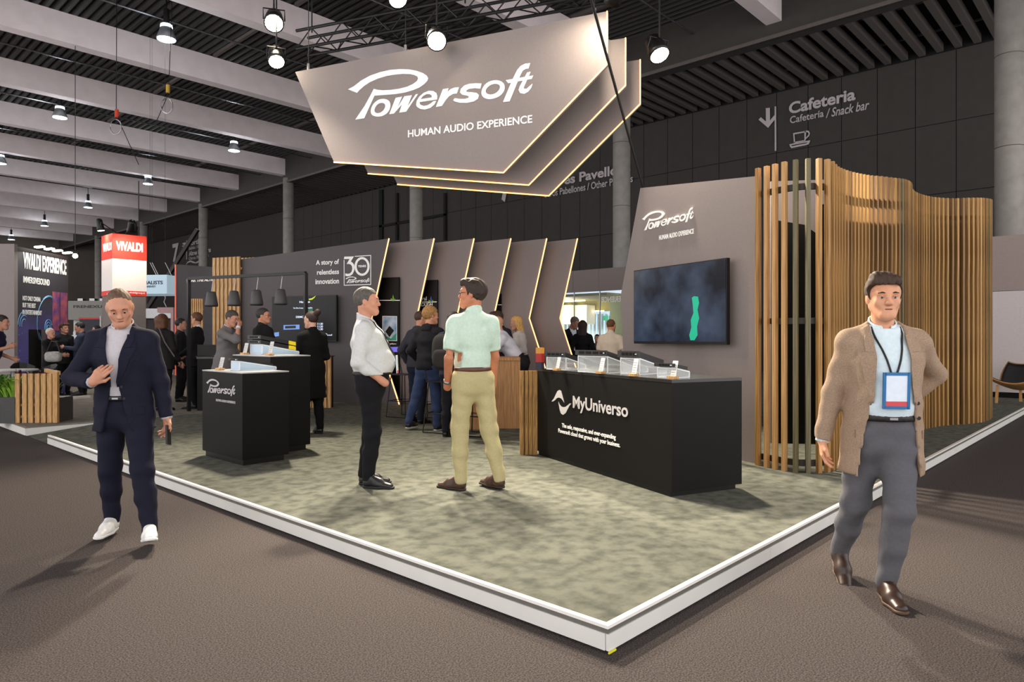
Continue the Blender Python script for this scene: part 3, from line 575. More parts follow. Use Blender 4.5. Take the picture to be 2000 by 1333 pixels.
# stacked flyers and a colourful box on the counter
for px_, py_, m, lb in ((1118, 722, M_CARD, 'by the second amplifier'), (1188, 727, M_BLACK, 'by the third amplifier')):
    L = local(on_ct(px_, py_), CA+.4); solo('flyer_stack', [L(x,y,z) for z in (0,.006) for x,y in ((0,0),(.16,0),(.16,.1),(0,.1))], BF, m, '%s flyers lying on the display counter %s' % ('pale' if m is M_CARD else 'dark', lb), 'flyers')
L = local(on_ct(1052, 721), CA+.6); bx = thing('product_box', on_ct(1052, 721), 'small upright box in yellow, red and navy on the counter end', 'box')
for z0_, z1_, c_, nme in ((0,.075,(.07,.07,.2),'navy_band'), (.075,.17,(.62,.09,.05),'red_band'), (.17,.235,(.75,.52,.2),'yellow_band')):
    part(nme, [L(x,y,z) for z in (z0_,z1_) for x,y in ((-.02,-.03),(.05,-.03),(.05,.04),(-.02,.04))], BF, mat('box_'+nme, c_, .5, noise=.05), bx)
# podium displays
M_GLASSB = mat('acrylic_frosted', (.78,.88,.95), .2, alpha=.75, noise=.02)
aR = 0.0
o1 = Vector((c1.x+.10, c1.y+.22, zp1+.001)); amp_display(o1+Vector((.03,-.02,0)), PI/2*-1+PI, .30, .36, .12, .04, 'on the podium with the logo', m_side=M_GLASSB, hu=.022) if False else None
def on_pod(c, dx, px, z):
    p = Vector((c.x+dx, c.y, z+.001)); p.y += along(p, (0,1), px); return p
AP = -PI/2
amp_display(on_pod(c1, .14, 452, zp1), AP, .20, .42, .10, .03, 'on the podium with the logo', m_side=M_GLASSB, hu=.02)
info_card(on_pod(c1, .09, 426, zp1), AP, .09, .14, 'on the podium with the logo')
amp_display(on_pod(c2, .14, 489, zp2), AP, .30, .48, .12, .03, 'on the taller podium', units=2, m_side=M_GLASSB, yellow=True, hu=.045)
info_card(on_pod(c2, .08, 474, zp2), AP, .09, .14, 'left of the stacked amplifiers on the taller podium'); info_card(on_pod(c2, .08, 523, zp2), AP, .08, .16, 'before the stacked amplifiers on the taller podium')
# ================================================================== wavy slatted screen
ctrl = [(1476,7.22,330),(1497,7.10,325),(1525,6.93,318),(1545,6.85,314),(1566,6.79,311),(1588,6.775,310),(1606,6.80,310.5),(1622,6.87,313.6),(1634,7.07,325.6),(1648,7.3,332),(1667,7.55,337.6),(1696,7.9,343),(1720,8.1,345),(1744,8.3,348),(1766,8.58,351),(1777.6,9.0,358),(1780,9.45,370),(1792,9.8,378),(1816,10.2,384.5),(1840,10.42,387),(1864,10.55,388),(1888,10.65,387),(1915,10.85,387),(1932,11.25,389),(1936,11.7,392)]
cp = [at(p, y, d) for p, d, y in ctrl]
def catmull(P_, n=24):
    out = []
    for i in range(len(P_)-1):
        a = P_[max(i-1,0)]; b = P_[i]; c = P_[i+1]; d = P_[min(i+2, len(P_)-1)]
        for k in range(n):
            t = k/n; out.append(.5*((2*b)+(c-a)*t+(2*a-5*b+4*c-d)*t*t+(3*b-a-3*c+d)*t**3))
    return out+[P_[-1]]
curve = catmull(cp); cl = [0]
for a, b in zip(curve[:-1], curve[1:]): cl.append(cl[-1]+(Vector((b.x, b.y))-Vector((a.x, a.y))).length)
def on_curve(s):
    s = min(max(s, 0), cl[-1]-1e-4); i = max(0, np.searchsorted(cl, s, 'right')-1); t = (s-cl[i])/max(cl[i+1]-cl[i], 1e-6)
    return curve[i].lerp(curve[i+1], t), (curve[i+1]-curve[i])
ss = thing('slat_screen', (curve[0].x, curve[0].y, .12), 'tall wavy screen of upright wooden slats beside the television wall', 'slat screen')
me_s = [mesh('slat', *box(-.021, .021, -.022, .022, 0, 1), m) for m in (M_WOOD, M_WOOD4, M_WOOD2, M_WOOD, M_WOOD4, M_WOOD3)]
s = .03; i = 0; pick = [0,2,2,2,5,5,0,0,0]
while s < cl[-1]:
    p, d = on_curve(s); dd = math.atan2(d.y, d.x)
    kind = pick[i] if i < len(pick) else random.choice((0,0,1,0,3,1,4) if random.random() < .93 else (2,5))
    inst('slat', me_s[kind], ss, (p.x, p.y, .121), dd+random.uniform(-.05,.05), (1, 1, p.z-.121)); s += .112 if i < 9 else .118; i += 1
print('slats', i, 'length', cl[-1])
def rail(z, n, h=.06):          # follows the curve behind the slats, z as share of the local height
    V, Fc = [], []; S = np.linspace(0.01, cl[-1]-.01, 150)
    for q in S:
        p, d = on_curve(q); d2 = Vector((d.x, d.y, 0)).normalized(); nn = Vector((-d2.y, d2.x, 0)); zc = .12+z*(p.z-.12)
        for a_, b_ in ((n, -h/2), (n+.035, -h/2), (n+.035, h/2), (n, h/2)): V.append(Vector((p.x, p.y, zc+b_))+nn*a_)
    for k in range(len(S)-1):
        for j in range(4): Fc.append((k*4+j, k*4+(j+1) % 4, k*4+4+(j+1) % 4, k*4+4+j))
    part('rail', V, Fc, M_WOODD, ss)
for z in (.03, .485, .915): rail(z, .024)
def liner():  # black backing added behind the slats so their gaps look dark
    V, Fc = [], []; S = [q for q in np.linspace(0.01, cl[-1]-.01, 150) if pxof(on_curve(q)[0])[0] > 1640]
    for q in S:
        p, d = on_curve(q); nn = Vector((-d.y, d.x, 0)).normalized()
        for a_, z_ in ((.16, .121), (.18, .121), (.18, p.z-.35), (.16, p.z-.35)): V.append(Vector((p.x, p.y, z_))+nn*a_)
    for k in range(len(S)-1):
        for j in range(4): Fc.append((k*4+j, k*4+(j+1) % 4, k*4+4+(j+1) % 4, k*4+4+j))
    part('gap_shade_liner', V, Fc, mat('gap_shade_black', (.035,.03,.025), .9, noise=.1), ss)
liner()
# ================================================================== bar with stools
BR = PF(-45/1360*10.1, 10.1, 1, .03)
br = thing('bar_counter', BR.P(.1, .12), 'oak veneered bar counter with people leaning on it', 'bar')
s0, s1, s2 = BR.s(868), BR.s(952), BR.s(1016); zt = 1.153
part('end_panel', *pbox(BR, s1, s2, .121, zt, -.5, 0), M_OAK, br); part('front_panel', *pbox(BR, s0, s1, .121, zt-.06, -.5, -.12), M_OAK, br)
part('bar_top', *pbox(BR, s0-.02, s2, zt-.045, zt+.002, -.55, .02), M_OAK, br); part('foot_step', *pbox(BR, s0, s1, .121, .34, -.12, .12), M_OAK, br)
def stool(px, py, lb, rz=0):
    c = GP(px, py); c.z = .121; t = thing('bar_stool', c, lb, 'stool', 'wire bar stools'); L = local(c, rz)
    part('seat', [L(x,y,z) for z in (.70,.715) for x,y in ((-.18,-.17),(.18,-.17),(.18,.17),(-.18,.17))], BF, M_BLKM, t)
    part('backrest', *tube([L(-.17,.16,.71), L(-.17,.2,.86), L(0,.22,.89), L(.17,.2,.86), L(.17,.16,.71)], .012, 6), M_BLKM, t)
    for sx in (-1, 1):
        for sy in (-1, 1): part('leg', *tube([L(.15*sx,.14*sy,.70), L(.21*sx,.20*sy,.0)], .008, 6), M_BLKM, t)
        part('runner', *tube([L(.21*sx,-.2,.008), L(.21*sx,.2,.008)], .008, 6), M_BLKM, t)
    q = .27; part('foot_ring', *tube([L(-.19,-.18,q), L(.19,-.18,q), L(.19,.18,q), L(-.19,.18,q), L(-.19,-.18,q)], .008, 6), M_BLKM, t)
stool(788, 814, 'black wire bar stool left of the man in jeans', .25); stool(830, 820, 'black wire bar stool between the legs of the man in jeans', .25); stool(866, 844, 'black wire bar stool next to the man in the polo shirt', .25); stool(930, 850, 'black wire bar stool mostly hidden behind khaki trousers', .25)
# ================================================================== left background of the stand: frame with pendant speakers, counters, slats, television
FA, FB = at(369, 546, 12.5), at(597, 533, 11.4); FA.z = FB.z = 2.50
fr = thing('speaker_gantry', (FA.x, FA.y, .12), 'thin black frame carrying four hanging loudspeakers', 'frame')
part('crossbar', *bar(FA, FB, .06, .05), M_BLKM, fr); part('post', *bar((FA.x,FA.y,.121), FA, .055, .055), M_BLKM, fr); part('post', *bar((FB.x,FB.y,.121), FB, .055, .055), M_BLKM, fr)
M_SPK = mat('speaker_grey', (.25,.245,.25), .5, noise=.05)
for i, (px_, lb) in enumerate(((413,'farthest left'), (457,'second from the left, before the wooden slats'), (501,'third from the left'), (548,'nearest the upright post'))):
    d = (FB-FA); p = FA+d*(along(FA, (d.x/d.length, d.y/d.length), px_)/d.length); Y = pxof(p)[2]
    t = thing('pendant_speaker', p+Vector((0,0,-.55)), 'grey bell shaped hanging loudspeaker, '+lb, 'loudspeaker', 'pendant loudspeakers')
    part('shell', *lathe([(.02,-.245),(.06,-.25),(.075,-.27),(.112,-.48),(.11,-.505)], 20, p), M_SPK, t, True); part('grille', *lathe([(.10,-.512),(.10,-.503)], 20, p), M_BLACK, t)
    part('cable', *tube([p+Vector((.01,0,.03)), p+Vector((.03,0,-.05)), p+Vector((0,0,-.25))], .006, 5), M_WCABLE, t)
def slat_panel(A, B, z0, z1, n, w, m, label, dep=.04, name='slat_screen'):
    A, B = Vector(A), Vector(B); d = B-A; d.z = 0; t = thing(name, (A.x, A.y, z0), label, 'slat screen'); me = mesh('slat', *box(-w/2, w/2, -dep/2, dep/2, 0, z1-z0), m)
    for i in range(n): inst('slat', me, t, Vector((A.x, A.y, z0+.001))+d*((i+.5)/n), math.atan2(d.y, d.x))
    nn = Vector((-d.y, d.x, 0)).normalized()*(dep*.9)
    if nn.dot(Vector((A.x-CAM[0], A.y-CAM[1], 0))) < 0: nn = -nn
    for z in (z0+.3, z1-.25): part('rail', *bar(A+nn+Vector((0,0,z-A.z)), A+d+nn+Vector((0,0,z-A.z)), .03, .05), m, t)
    return t
SP = PF((442-1000)/1360*15.2, 15.2, *BWd)
slat_panel(SP.px(415, 500), SP.px(470, 500), .12, SP.sz(442, 503)[1], 7, .075, M_WOOD2, 'tall pale wooden slats at the end of the dark anniversary wall')
s2p = SP.shift(-.6); slat_panel(s2p.px(471, 503), s2p.px(506, 503), .12, s2p.sz(480, 504)[1], 5, .06, M_WOOD2, 'tips of wooden slats peeking over the dark wall')
slat_panel(at(372, 583, 16.4), at(397, 583, 16.4), .12, at(372, 584, 16.4).z, 6, .035, M_WOOD2, 'small pale wooden slat panel beside the young man')
lc = thing('display_counter', GP(625, 795), 'low counter clad in wooden slats in front of the dark wall', 'counter')
LC = PF((636-1000)/1360*13.1, 13.1, 1, -.1); me_ = mesh('slat', *box(-.028, .028, -.03, .03, 0, .96), M_WOOD2)
part('body', *pbox(LC, LC.s(520), LC.s(645), .121, 1.09, -.16, -.06), M_BLACK, lc)
for k in range(12): inst('slat', me_, lc, LC.P(LC.s(645)-.075*k-.02, .121, -.01), LC.ang())
part('top', *pbox(LC, LC.s(520), LC.s(648), 1.085, 1.1, -.17, .03), M_BTOP, lc)
# television on the dark wall
T2 = BW.shift(.12); tv2 = thing('television', T2.P(0, 1.4), 'television with a product slide on the dark anniversary wall', 'television')
a, b, zt_, zb_ = T2.s(531), T2.s(657), T2.sz(594, 578)[1], T2.sz(594, 667)[1]
part('housing', *pbox(T2, a, b, zb_, zt_, -.05, 0), M_BLKM, tv2); part('screen', *pbox(T2, a+.015, b-.015, zb_+.02, zt_-.015, 0, .004), M_SCREEN, tv2)
M_SCW = mat('screen_white', (.8,.85,.9), .5, emit=(.85,.9,1), estr=.55); M_SCB = mat('screen_blue', (.4,.55,.8), .5, emit=(.45,.58,.85), estr=.5)
T2s = T2.shift(.005)
text(T2s, 'Not just', 585.5, 606, 593.5, 588, M_SCW, tv2, .02); text(T2s, 'The Ultra-Compact DSP Amplifier', 573, 611, 604, 600.5, M_SCW, tv2, .0); text(T2s, 'DEMO', 578.5, 594, 621.5, 617.5, M_SCW, tv2, .02)
for r in range(3): text(T2s, '11:00 - 11:30', 604, 631, 635+5.2*r, 631+5.2*r, M_SCW, tv2, .01)
logo(T2s, 631, 649, 656.5, M_SCW, tv2, .001, .003)
wpoly(T2s, [(554,635.5),(585,634.5),(585,643.5),(554,644.5)], tv2, M_SCB, .003, 'screen_panel'); wpoly(T2s, [(557,637.2),(578,636.5),(578,641.5),(557,642.2)], tv2, M_SCREEN, .005, 'screen_panel'); wpoly(T2s, [(536,650),(545,649),(545,657),(536,658)], tv2, M_SCB, .003, 'screen_panel')
wpoly(T2s, [(603,584),(609,583),(614,580),(617,577.5),(615,581),(610,585.5),(604,586.5)], tv2, mat('screen_yellow', (.7,.75,.1), .5, emit=(.75,.8,.1), estr=.7), .003, 'screen_glow')
wpoly(T2s, [(600,604.5),(611,603),(611,612),(600,613.5)], tv2, mat('screen_teal', (.0,.35,.25), .5, emit=(.0,.4,.3), estr=.35), .003, 'screen_glow')
# dark back counter with a laptop behind the men
BC = PF((415-1000)/1360*12.6, 12.6, 1, .05); bc = thing('display_counter', BC.P(0, .12), 'dark counter with a laptop behind the man in the grey blazer', 'counter')
part('body', *pbox(BC, BC.s(385), BC.s(470), .121, 1.06, -.5, 0), M_BLACK, bc); part('top', *pbox(BC, BC.s(384), BC.s(471), 1.06, 1.09, -.51, .01), M_BTOP, bc)
lp = BC.P(BC.s(398), 1.091, -.1); L = local(lp, hw(20)); lt = thing('laptop', lp, 'open black laptop on the dark back counter', 'laptop')
part('base', [L(x,y,z) for z in (0,.018) for x,y in ((-.16,-.11),(.16,-.11),(.16,.11),(-.16,.11))], BF, M_BLKM, lt); part('lid', [L(x,y+(.12 if z > 0 else 0),z) for z in (.018,.22) for x,y in ((-.16,.09),(.16,.09),(.16,.105),(-.16,.105))], BF, M_BLKM, lt)
# dark booth wall with slogan, red edge
HB = PF((365-1000)/1360*19.0, 19.0, 1, -.55); hb = thing('partition_wall', HB.P(0, .12), 'near black booth wall with white slogan and red lit left edge', 'wall panel')
part('panel', *prism(HB, [(HB.s(343.5), .12), (HB.s(430), .12), HB.sz(430, 523), HB.sz(343.5, 516.5)], -.1, 0), mat('booth_black', (.20,.20,.225), .7, noise=.08), hb)
part('edge_light', *tube([HB.P(HB.s(343.5), .4, .01), HB.P(HB.s(343.5), HB.sz(343.5, 517)[1], .01)], .02, 6), mat('edge_red', (.75,.35,.3), .5, emit=(.8,.35,.28), estr=.5), hb)
text(HB, 'HEAR THE ALTERNATIVE', 365, 447, 550, 543.5, M_WHITE, hb, .03, mid=400)
# ================================================================== left neighbours
VW = PF((28-1000)/1360*14.6, 14.6, -.07, 1.0)      # banner wall, receding
VW.n = (VW.n[0], VW.n[1])
def vz(y, px): return VW.sz(px, y)[1]
vw = thing('banner_wall', VW.P(1, .12), 'tall dark blue banner wall with white headline and globe graphic', 'banner')
nm2 = bpy.data.materials.new('banner_print'); nm2.use_nodes = True; nt = nm2.node_tree; pb = nt.nodes['Principled BSDF']
tcn = nt.nodes.new('ShaderNodeTexCoord'); sx = nt.nodes.new('ShaderNodeSeparateXYZ'); rp = nt.nodes.new('ShaderNodeValToRGB')
rp.color_ramp.elements[0].position = .45; rp.color_ramp.elements[0].color = (.09,.075,.30,1); rp.color_ramp.elements[1].position = .75; rp.color_ramp.elements[1].color = (.03,.03,.04,1)
mr = nt.nodes.new('ShaderNodeMapRange'); mr.inputs['From Max'].default_value = 3.3
ns = nt.nodes.new('ShaderNodeTexNoise'); ns.inputs['Scale'].default_value = 3; ad = nt.nodes.new('ShaderNodeMath'); ad.operation = 'MULTIPLY_ADD'; ad.inputs[1].default_value = .25
nt.links.new(tcn.outputs['Object'], sx.inputs[0]); nt.links.new(sx.outputs['Z'], mr.inputs['Value']); nt.links.new(tcn.outputs['Object'], ns.inputs['Vector']); nt.links.new(ns.outputs['Fac'], ad.inputs[0]); nt.links.new(mr.outputs[0], ad.inputs[2]); nt.links.new(ad.outputs[0], rp.inputs[0]); nt.links.new(rp.outputs[0], pb.inputs['Base Color']); pb.inputs['Roughness'].default_value = .5
sA, sB = VW.s(28.5), VW.s(133)
part('panel', *pbox(VW, sA, sB, .12, 3.37, -.12, 0), nm2, vw)
def vq(u, v): return (sA+(sB-sA)*u, v)
def vtext(body, u0, u1, z0, z1, bold, m=M_WHITE): part('lettering', *fit(glyph_mesh(body, bold), VW, vq(u0,0)[0], vq(u1,0)[0], z0, z1, .004), m, vw)
vtext('VIVALDI EXPERIENCE', .14, .96, 2.92, 3.28, .03); vtext('IMMERSIVESOUND', .14, .62, 2.62, 2.76, .02)
for q, (b_, u) in enumerate((('NOT ONLY CINEMA', .45), ('BUT THE BEST', .36), ('IN ENTERTAINMENT', .47))): vtext(b_, .13, u, 2.24-.15*q, 2.34-.15*q, .02)
M_GLOW = mat('print_cyan', (.45,.72,.90), .5, noise=.15, nscale=20); M_SKINP = mat('print_warm', (.70,.35,.35), .5, col2=(.25,.2,.5), nscale=6)
for R, u0, z0_, a0, a1 in ((.62,.62,1.75,55,215), (.64,.62,1.75,70,120), (.5,.60,1.72,200,260), (.07,.6,1.66,0,360), (.13,.6,1.66,0,360), (.19,.6,1.66,20,200), (.12,.16,1.72,60,200), (.2,.16,1.72,60,190), (.28,.16,1.72,70,180)):
    P_ = []; r_ = R
    for k in range(25):
        a = math.radians(a0+(a1-a0)*k/24); P_.append(VW.P(sA+(sB-sA)*u0+math.cos(a)*r_*.75, z0_+math.sin(a)*r_, .004))
    part('globe_line', *tube(P_, .007, 4), M_GLOW, vw)
for k in range(70):
    u, z = random.uniform(.03, .5), .4+abs(random.gauss(0, .5)); V, Fc = pbox(VW, *(lambda s_: (s_, s_+.012))(vq(u,0)[0]), z, z+.012, 0, .004)
    if z < 1.6 and k < 60: part('star_dot', V, Fc, M_GLOW, vw)
for u0, u1, z0_, z1_ in ((.68,.82,1.6,2.5), (.84,.98,1.55,2.5), (.68,.82,1.1,1.5), (.84,.98,.95,1.45)): part('picture_tile', *pbox(VW, vq(u0,0)[0], vq(u1,0)[0], z0_, z1_, 0, .006), M_SKINP, vw)
part('doorway', *pbox(VW, vq(.24,0)[0], vq(.46,0)[0], .12, 1.62, 0, .008), M_BLACK, vw); part('door_post', *pbox(VW, vq(.46,0)[0], vq(.52,0)[0], .12, 1.62, 0, .03), M_BAFF, vw)
for u in (.32,.5,.66,.86):
    s_ = vq(u,0)[0]; part('top_lamp', *bar(VW.P(s_, 3.42, .05), VW.P(s_, 3.44, .22), .12, .03), mat('top_lamp_glow', (1,.97,.9), .5, emit=(1,.96,.88), estr=7), vw)
part('side_wall', *pbox(PF((28-1000)/1360*14.6, 14.6, 1, 0), -2.0, 0, .12, 3.41, -.1, 0), M_PAINT, vw)
SWf = PF((28-1000)/1360*14.6, 14.6, 1, 0); text(SWf, 'sound.', -28, 12.5, 624, 617.5, M_WHITE, vw, .02)
lgt = bpy.data.lights.new('banner_wash', 'AREA'); lgt.energy = 60; lgt.size = 1.5; lgt.color = (1,.95,.85); lo = link(bpy.data.objects.new('banner_wash', lgt)); lo.parent = vw; lo.location = VW.P((sA+sB)/2, 3.5, .5)-ORG[vw.name]; lo.rotation_euler = (math.radians(-25), 0, VW.ang())
# --- red and white tower
T0 = at(220, 690, 18.0); T0.z = 0
tx = along(T0, (UX*.93-UY*(-.0), -UY*.93), 285)
dR_ = Vector((1,0,0)); dL_ = Vector((0,1,0))
wR = along(T0, dR_, 285); wL = along(T0, dL_, 199.5)
def tower_box(z0, z1, g=0.0):
    q = [T0-dR_*g-dL_*g, T0+dR_*(wR+g)-dL_*g, T0+dR_*(wR+g)+dL_*(wL+g), T0+dL_*(wL+g)-dR_*g]; return [Vector((p.x, p.y, z)) for z in (z0, z1) for p in q], BF
tw = thing('banner_tower', T0, 'square tower with white and red lit head and grey foot', 'tower')
zr = lambda y: CAMZ-(y-HZ)/F_PX*18.0
part('foot', *tower_box(.12, zr(577)), mat('tower_grey', (.42,.39,.38), .7, noise=.06), tw); part('white_field', *tower_box(zr(567), zr(505), .012), mat('tower_white', (.9,.88,.87), .6, noise=.02), tw)
M_RED = mat('tower_red', (.86,.20,.14), .6, noise=.03); part('red_band', *tower_box(zr(576.5), zr(567), .014), M_RED, tw); part('red_head', *tower_box(zr(505), zr(456), .014), M_RED, tw)
tl = lambda d: PF(*(lambda v: (v.x*UX-v.y*UY, v.x*UY+v.y*UX))(Vector((T0.x-CAM[0], T0.y-CAM[1]))), *d)
TF = tl((UX,UY)).shift(.016); text(TF, 'VIVALDI', 226, 279, 491, 473, M_WHITE, tw, .05, mid=252); text(TF, 'vivaldigroup.it', 252, 283, 575, 570.5, M_WHITE, tw, .02)
TS = tl((UY,-UX)).shift(.016); text(TS, 'VIVALDI', 201.5, 218.5, 491, 475, M_WHITE, tw, .05, mid=210); text(TS, 'vivaldi', 209, 218, 576, 572, M_WHITE, tw, .02)
tcx = T0+dR_*wR/2+dL_*wL/2
spotlight(at(257, 451, 17.6), (T0+dR_*wR*.5)+Vector((0,0,3.2)), 'warm spotlight on an arm over the red tower front', .05, .11, 120, 'tower spotlights', Vector((tcx.x, tcx.y, zr(458))), drop=False)
spotlight(at(197, 450, 18.2), (T0+dL_*wL*.5)+Vector((0,0,3.2)), 'warm spotlight on an arm at the side of the red tower', .025, .09, 120, 'tower spotlights', Vector((tcx.x, tcx.y, zr(458))), drop=False)
tp = T0+dR_*wR*.8+dL_*.05; part('hoist_wire', *tube([Vector((tp.x, tp.y, zr(458))), Vector((tp.x, tp.y, zr(345)))], .014, 5), M_CABLE, tw)
spotlight(at(147, 500, 24), at(120, 640, 17), 'small cold white spotlight beside the banner wall', .15, .09, 120, 'cold spotlights', drop=True)
# --- hanging rigging with rings
def rig(pts, ring_at, col, lb, hk=None):
    t = thing('rigging_line', pts[-1], lb, 'cable', 'loose rigging lines'); part('rope', *tube(pts, .012, 5), M_BLKM, t)
    c = Vector(ring_at); d = cdir(1, 0); part('coil', *tube([c+d*.18*math.cos(a)+Vector((0,0,.24*math.sin(a))) for a in [2*PI*k/16 for k in range(17)]], .018, 5), M_STEEL, t)
    part('hook', *tube([hk, Vector(hk)+Vector((0,0,-.25))], .06, 6), col, t)
M_OR = mat('hook_orange', (.75,.22,.1), .5, noise=.05); M_YL = mat('hook_yellow', (.75,.6,.2), .5, noise=.05)
rig([at(337, -30, 22), at(330, 160, 22), at(326, 190, 22), at(300, 250, 22)], at(326, 207, 22), M_YL, 'rigging line with a yellow hook and wire coil', at(328, 166, 22)); rig([at(228, -30, 22), at(227, 215, 22), at(236, 245, 22), at(271, 322, 22)], at(226, 248, 22), M_OR, 'rigging line with an orange hook and wire coil', at(228, 214, 22))
# --- hanging light box
HBx = PF((305-1000)/1360*22, 22, .97, -.1); hbx = thing('light_box_sign', HBx.P(0, 2.8), 'pale blue hanging light box with dark lettering', 'sign')
za, zb = HBx.sz(320, 537)[1], HBx.sz(320, 574)[1]
part('case', *pbox(HBx, HBx.s(240), HBx.s(326), zb, za, -1.2, 0), mat('lightbox', (.70,.80,.85), .6, emit=(.70,.80,.86), estr=.35), hbx)
text(HBx, 'SPECIALISTS', 263, 318, 556, 549, mat('navy_print', (.08,.09,.25), .5, noise=.05), hbx, .03); text(HBx, 'HARVEY', 285, 304.5, 562, 558, MATS['navy_print'], hbx, .03)
for px_ in (288, 292, 318): part('suspension_wire', *tube([HBx.px(px_, 538, -.5), HBx.px(px_-14, 510, -.5)], .010, 5), M_WCABLE, hbx); part('suspension_wire', *tube([HBx.px(px_-14, 510, -.5), HBx.px(px_-14, 510, -.5)+Vector((0,0,7.5))], .004, 4), M_CABLE, hbx)
part('cord', *tube([HBx.px(321, 574), HBx.px(323, 583), HBx.px(320, 590), HBx.px(325, 600)], .014, 5), M_WCABLE, hbx)
# --- black diagonal stay
solo('diagonal_stay', *bar(at(206, 733, 27), at(386, 448, 27), .16, .12), M_BLKM, 'thick black diagonal stay crossing the far dark wall', 'strut')
# --- distant booths
def far_booth(name, pf, x0, x1, yt, yb, m, label, txt=None):
    t = thing(name, pf.P(pf.s((x0+x1)/2), .12), label, 'booth'); part('fascia', *pbox(pf, pf.s(x0), pf.s(x1), pf.sz(x0, yb)[1], pf.sz(x0, yt)[1], -.4, 0), m, t)
    if txt: text(pf, *txt, mat('booth_print', (.06,.06,.07), .5, noise=.05), t, .03)
    return t
FB_ = PF((165-1000)/1360*24, 24, 1, 0); M_FB = mat('booth_grey', (.52,.52,.50), .7, noise=.05); M_NAVY = mat('booth_navy', (.09,.10,.17), .6, noise=.1); M_FR = mat('booth_red', (.8,.15,.1), .6, noise=.05); M_FW = mat('booth_white', (.75,.76,.75), .6, noise=.1, nscale=4)
fb = far_booth('far_booth', FB_, 133, 212, 588, 625, M_FB, 'distant grey booth with dark lettering beside the banner wall', ('FRENEXUS', 143.5, 206, 602, 596.5))
part('pylon', *pbox(FB_, FB_.s(133), FB_.s(156), .12, FB_.sz(140, 625)[1], -.5, -.3), M_FW, fb); part('console', *pbox(FB_, FB_.s(136), FB_.s(152), .12, FB_.sz(140, 664)[1], -.25, 0), M_FW, fb)
part('machine', *cat(pbox(FB_, FB_.s(138), FB_.s(150), FB_.sz(140, 664)[1], FB_.sz(140, 655)[1], -.2, -.05), pbox(FB_, FB_.s(141), FB_.s(146), FB_.sz(140, 655)[1], FB_.sz(140, 648)[1], -.2, -.05)), M_STEEL, fb)
for px_ in (153, 176, 196): part('floodlight', *pbox(FB_, FB_.s(px_-5), FB_.s(px_+5), FB_.sz(px_, 588)[1], FB_.sz(px_, 583)[1], -.3, -.1), M_STEEL, fb)
FN = PF((176-1000)/1360*21, 21, 1, 0); fn = far_booth('far_booth', FN, 155, 196, 624, 775, M_NAVY, 'distant navy booth box with a red top edge'); part('red_edge', *pbox(FN, FN.s(154), FN.s(196), FN.sz(160, 624)[1], FN.sz(160, 621)[1], -.4, .01), M_FR, fn); part('white_corner', *pbox(FN, FN.s(195.5), FN.s(198), .12, FN.sz(160, 618)[1], -.4, .02), M_FW, fn)
FP = PF((310-1000)/1360*25, 25, 1, 0); fp = far_booth('far_booth', FP, 285, 345, 603, 622, M_STEEL, 'distant metal booth front between the tower and the black wall'); part('pink_frame', *cat(pbox(FP, FP.s(310), FP.s(341), FP.sz(320, 611)[1], FP.sz(320, 601)[1], .0, .1), pbox(FP, FP.s(336), FP.s(341), .12, FP.sz(320, 611)[1], .0, .1)), mat('booth_pink', (.75,.60,.60), .6, noise=.05), fp)
part('dark_screen', *pbox(FP, FP.s(285), FP.s(336), .12, FP.sz(320, 625)[1], -.3, -.1), mat('booth_maroon', (.16,.09,.10), .6, noise=.1), fp)
# --- far booths at floor level, low kerb and white strips
for a, b, yy in (((113,783),(175,777),.14), ): solo('floor_edge_strip', *bar(GP(*a, .125)+Vector((0,0,.02)), GP(*b, .125)+Vector((0,0,.02)), .05, .06), M_TRIMW, 'white edge strip of a farther platform behind the planter', 'edge strip')
# ================================================================== planter, plants, cafe table and chairs at the left edge
PL = PF((70-1000)/1360*10.75, 10.75, 1, .05); pla = thing('planter', PL.P(0, .12), 'wooden slatted planter box with green plants at the left edge', 'planter')
zt = PL.sz(60, 729.5)[1]
me_ = mesh('slat', *box(-.034, .034, -.016, .016, 0, zt-.13), M_WOOD2)
for px_ in (34.5, 48.5, 60.5, 73.5, 85.5, 97.5): inst('slat', me_, pla, PL.P(PL.s(px_), .125, 0), PL.ang())
part('corner_post', *pbox(PL, PL.s(104), PL.s(113), .125, zt+.01, -.04, .02), M_WOOD2, pla)
for z in (.2, .38): part('rail', *pbox(PL, PL.s(32), PL.s(110), z, z+.035, -.06, -.02), M_WOOD2, pla)
part('back_rail', *bar(PL.P(PL.s(50), zt+.02, -.5), PL.P(PL.s(113), zt-.0, -.03), .04, .06), M_WOOD2, pla)
part('trough', *pbox(PL, PL.s(-30), PL.s(106), .121, .50, -.5, -.07), mat('trough_grey', (.24,.24,.23), .6, noise=.08), pla)
part('trough_front', *pbox(PL, PL.s(-40), PL.s(31), .121, .52, -.06, .03), MATS['trough_grey'], pla)
M_LEAF = mat('leaf_mid', (.30,.47,.13), .55, noise=.3, nscale=12); M_LEAF2 = mat('leaf_light', (.50,.68,.22), .55, noise=.25, nscale=12); M_PURP = mat('leaf_purple', (.38,.13,.24), .55, noise=.3, nscale=12)
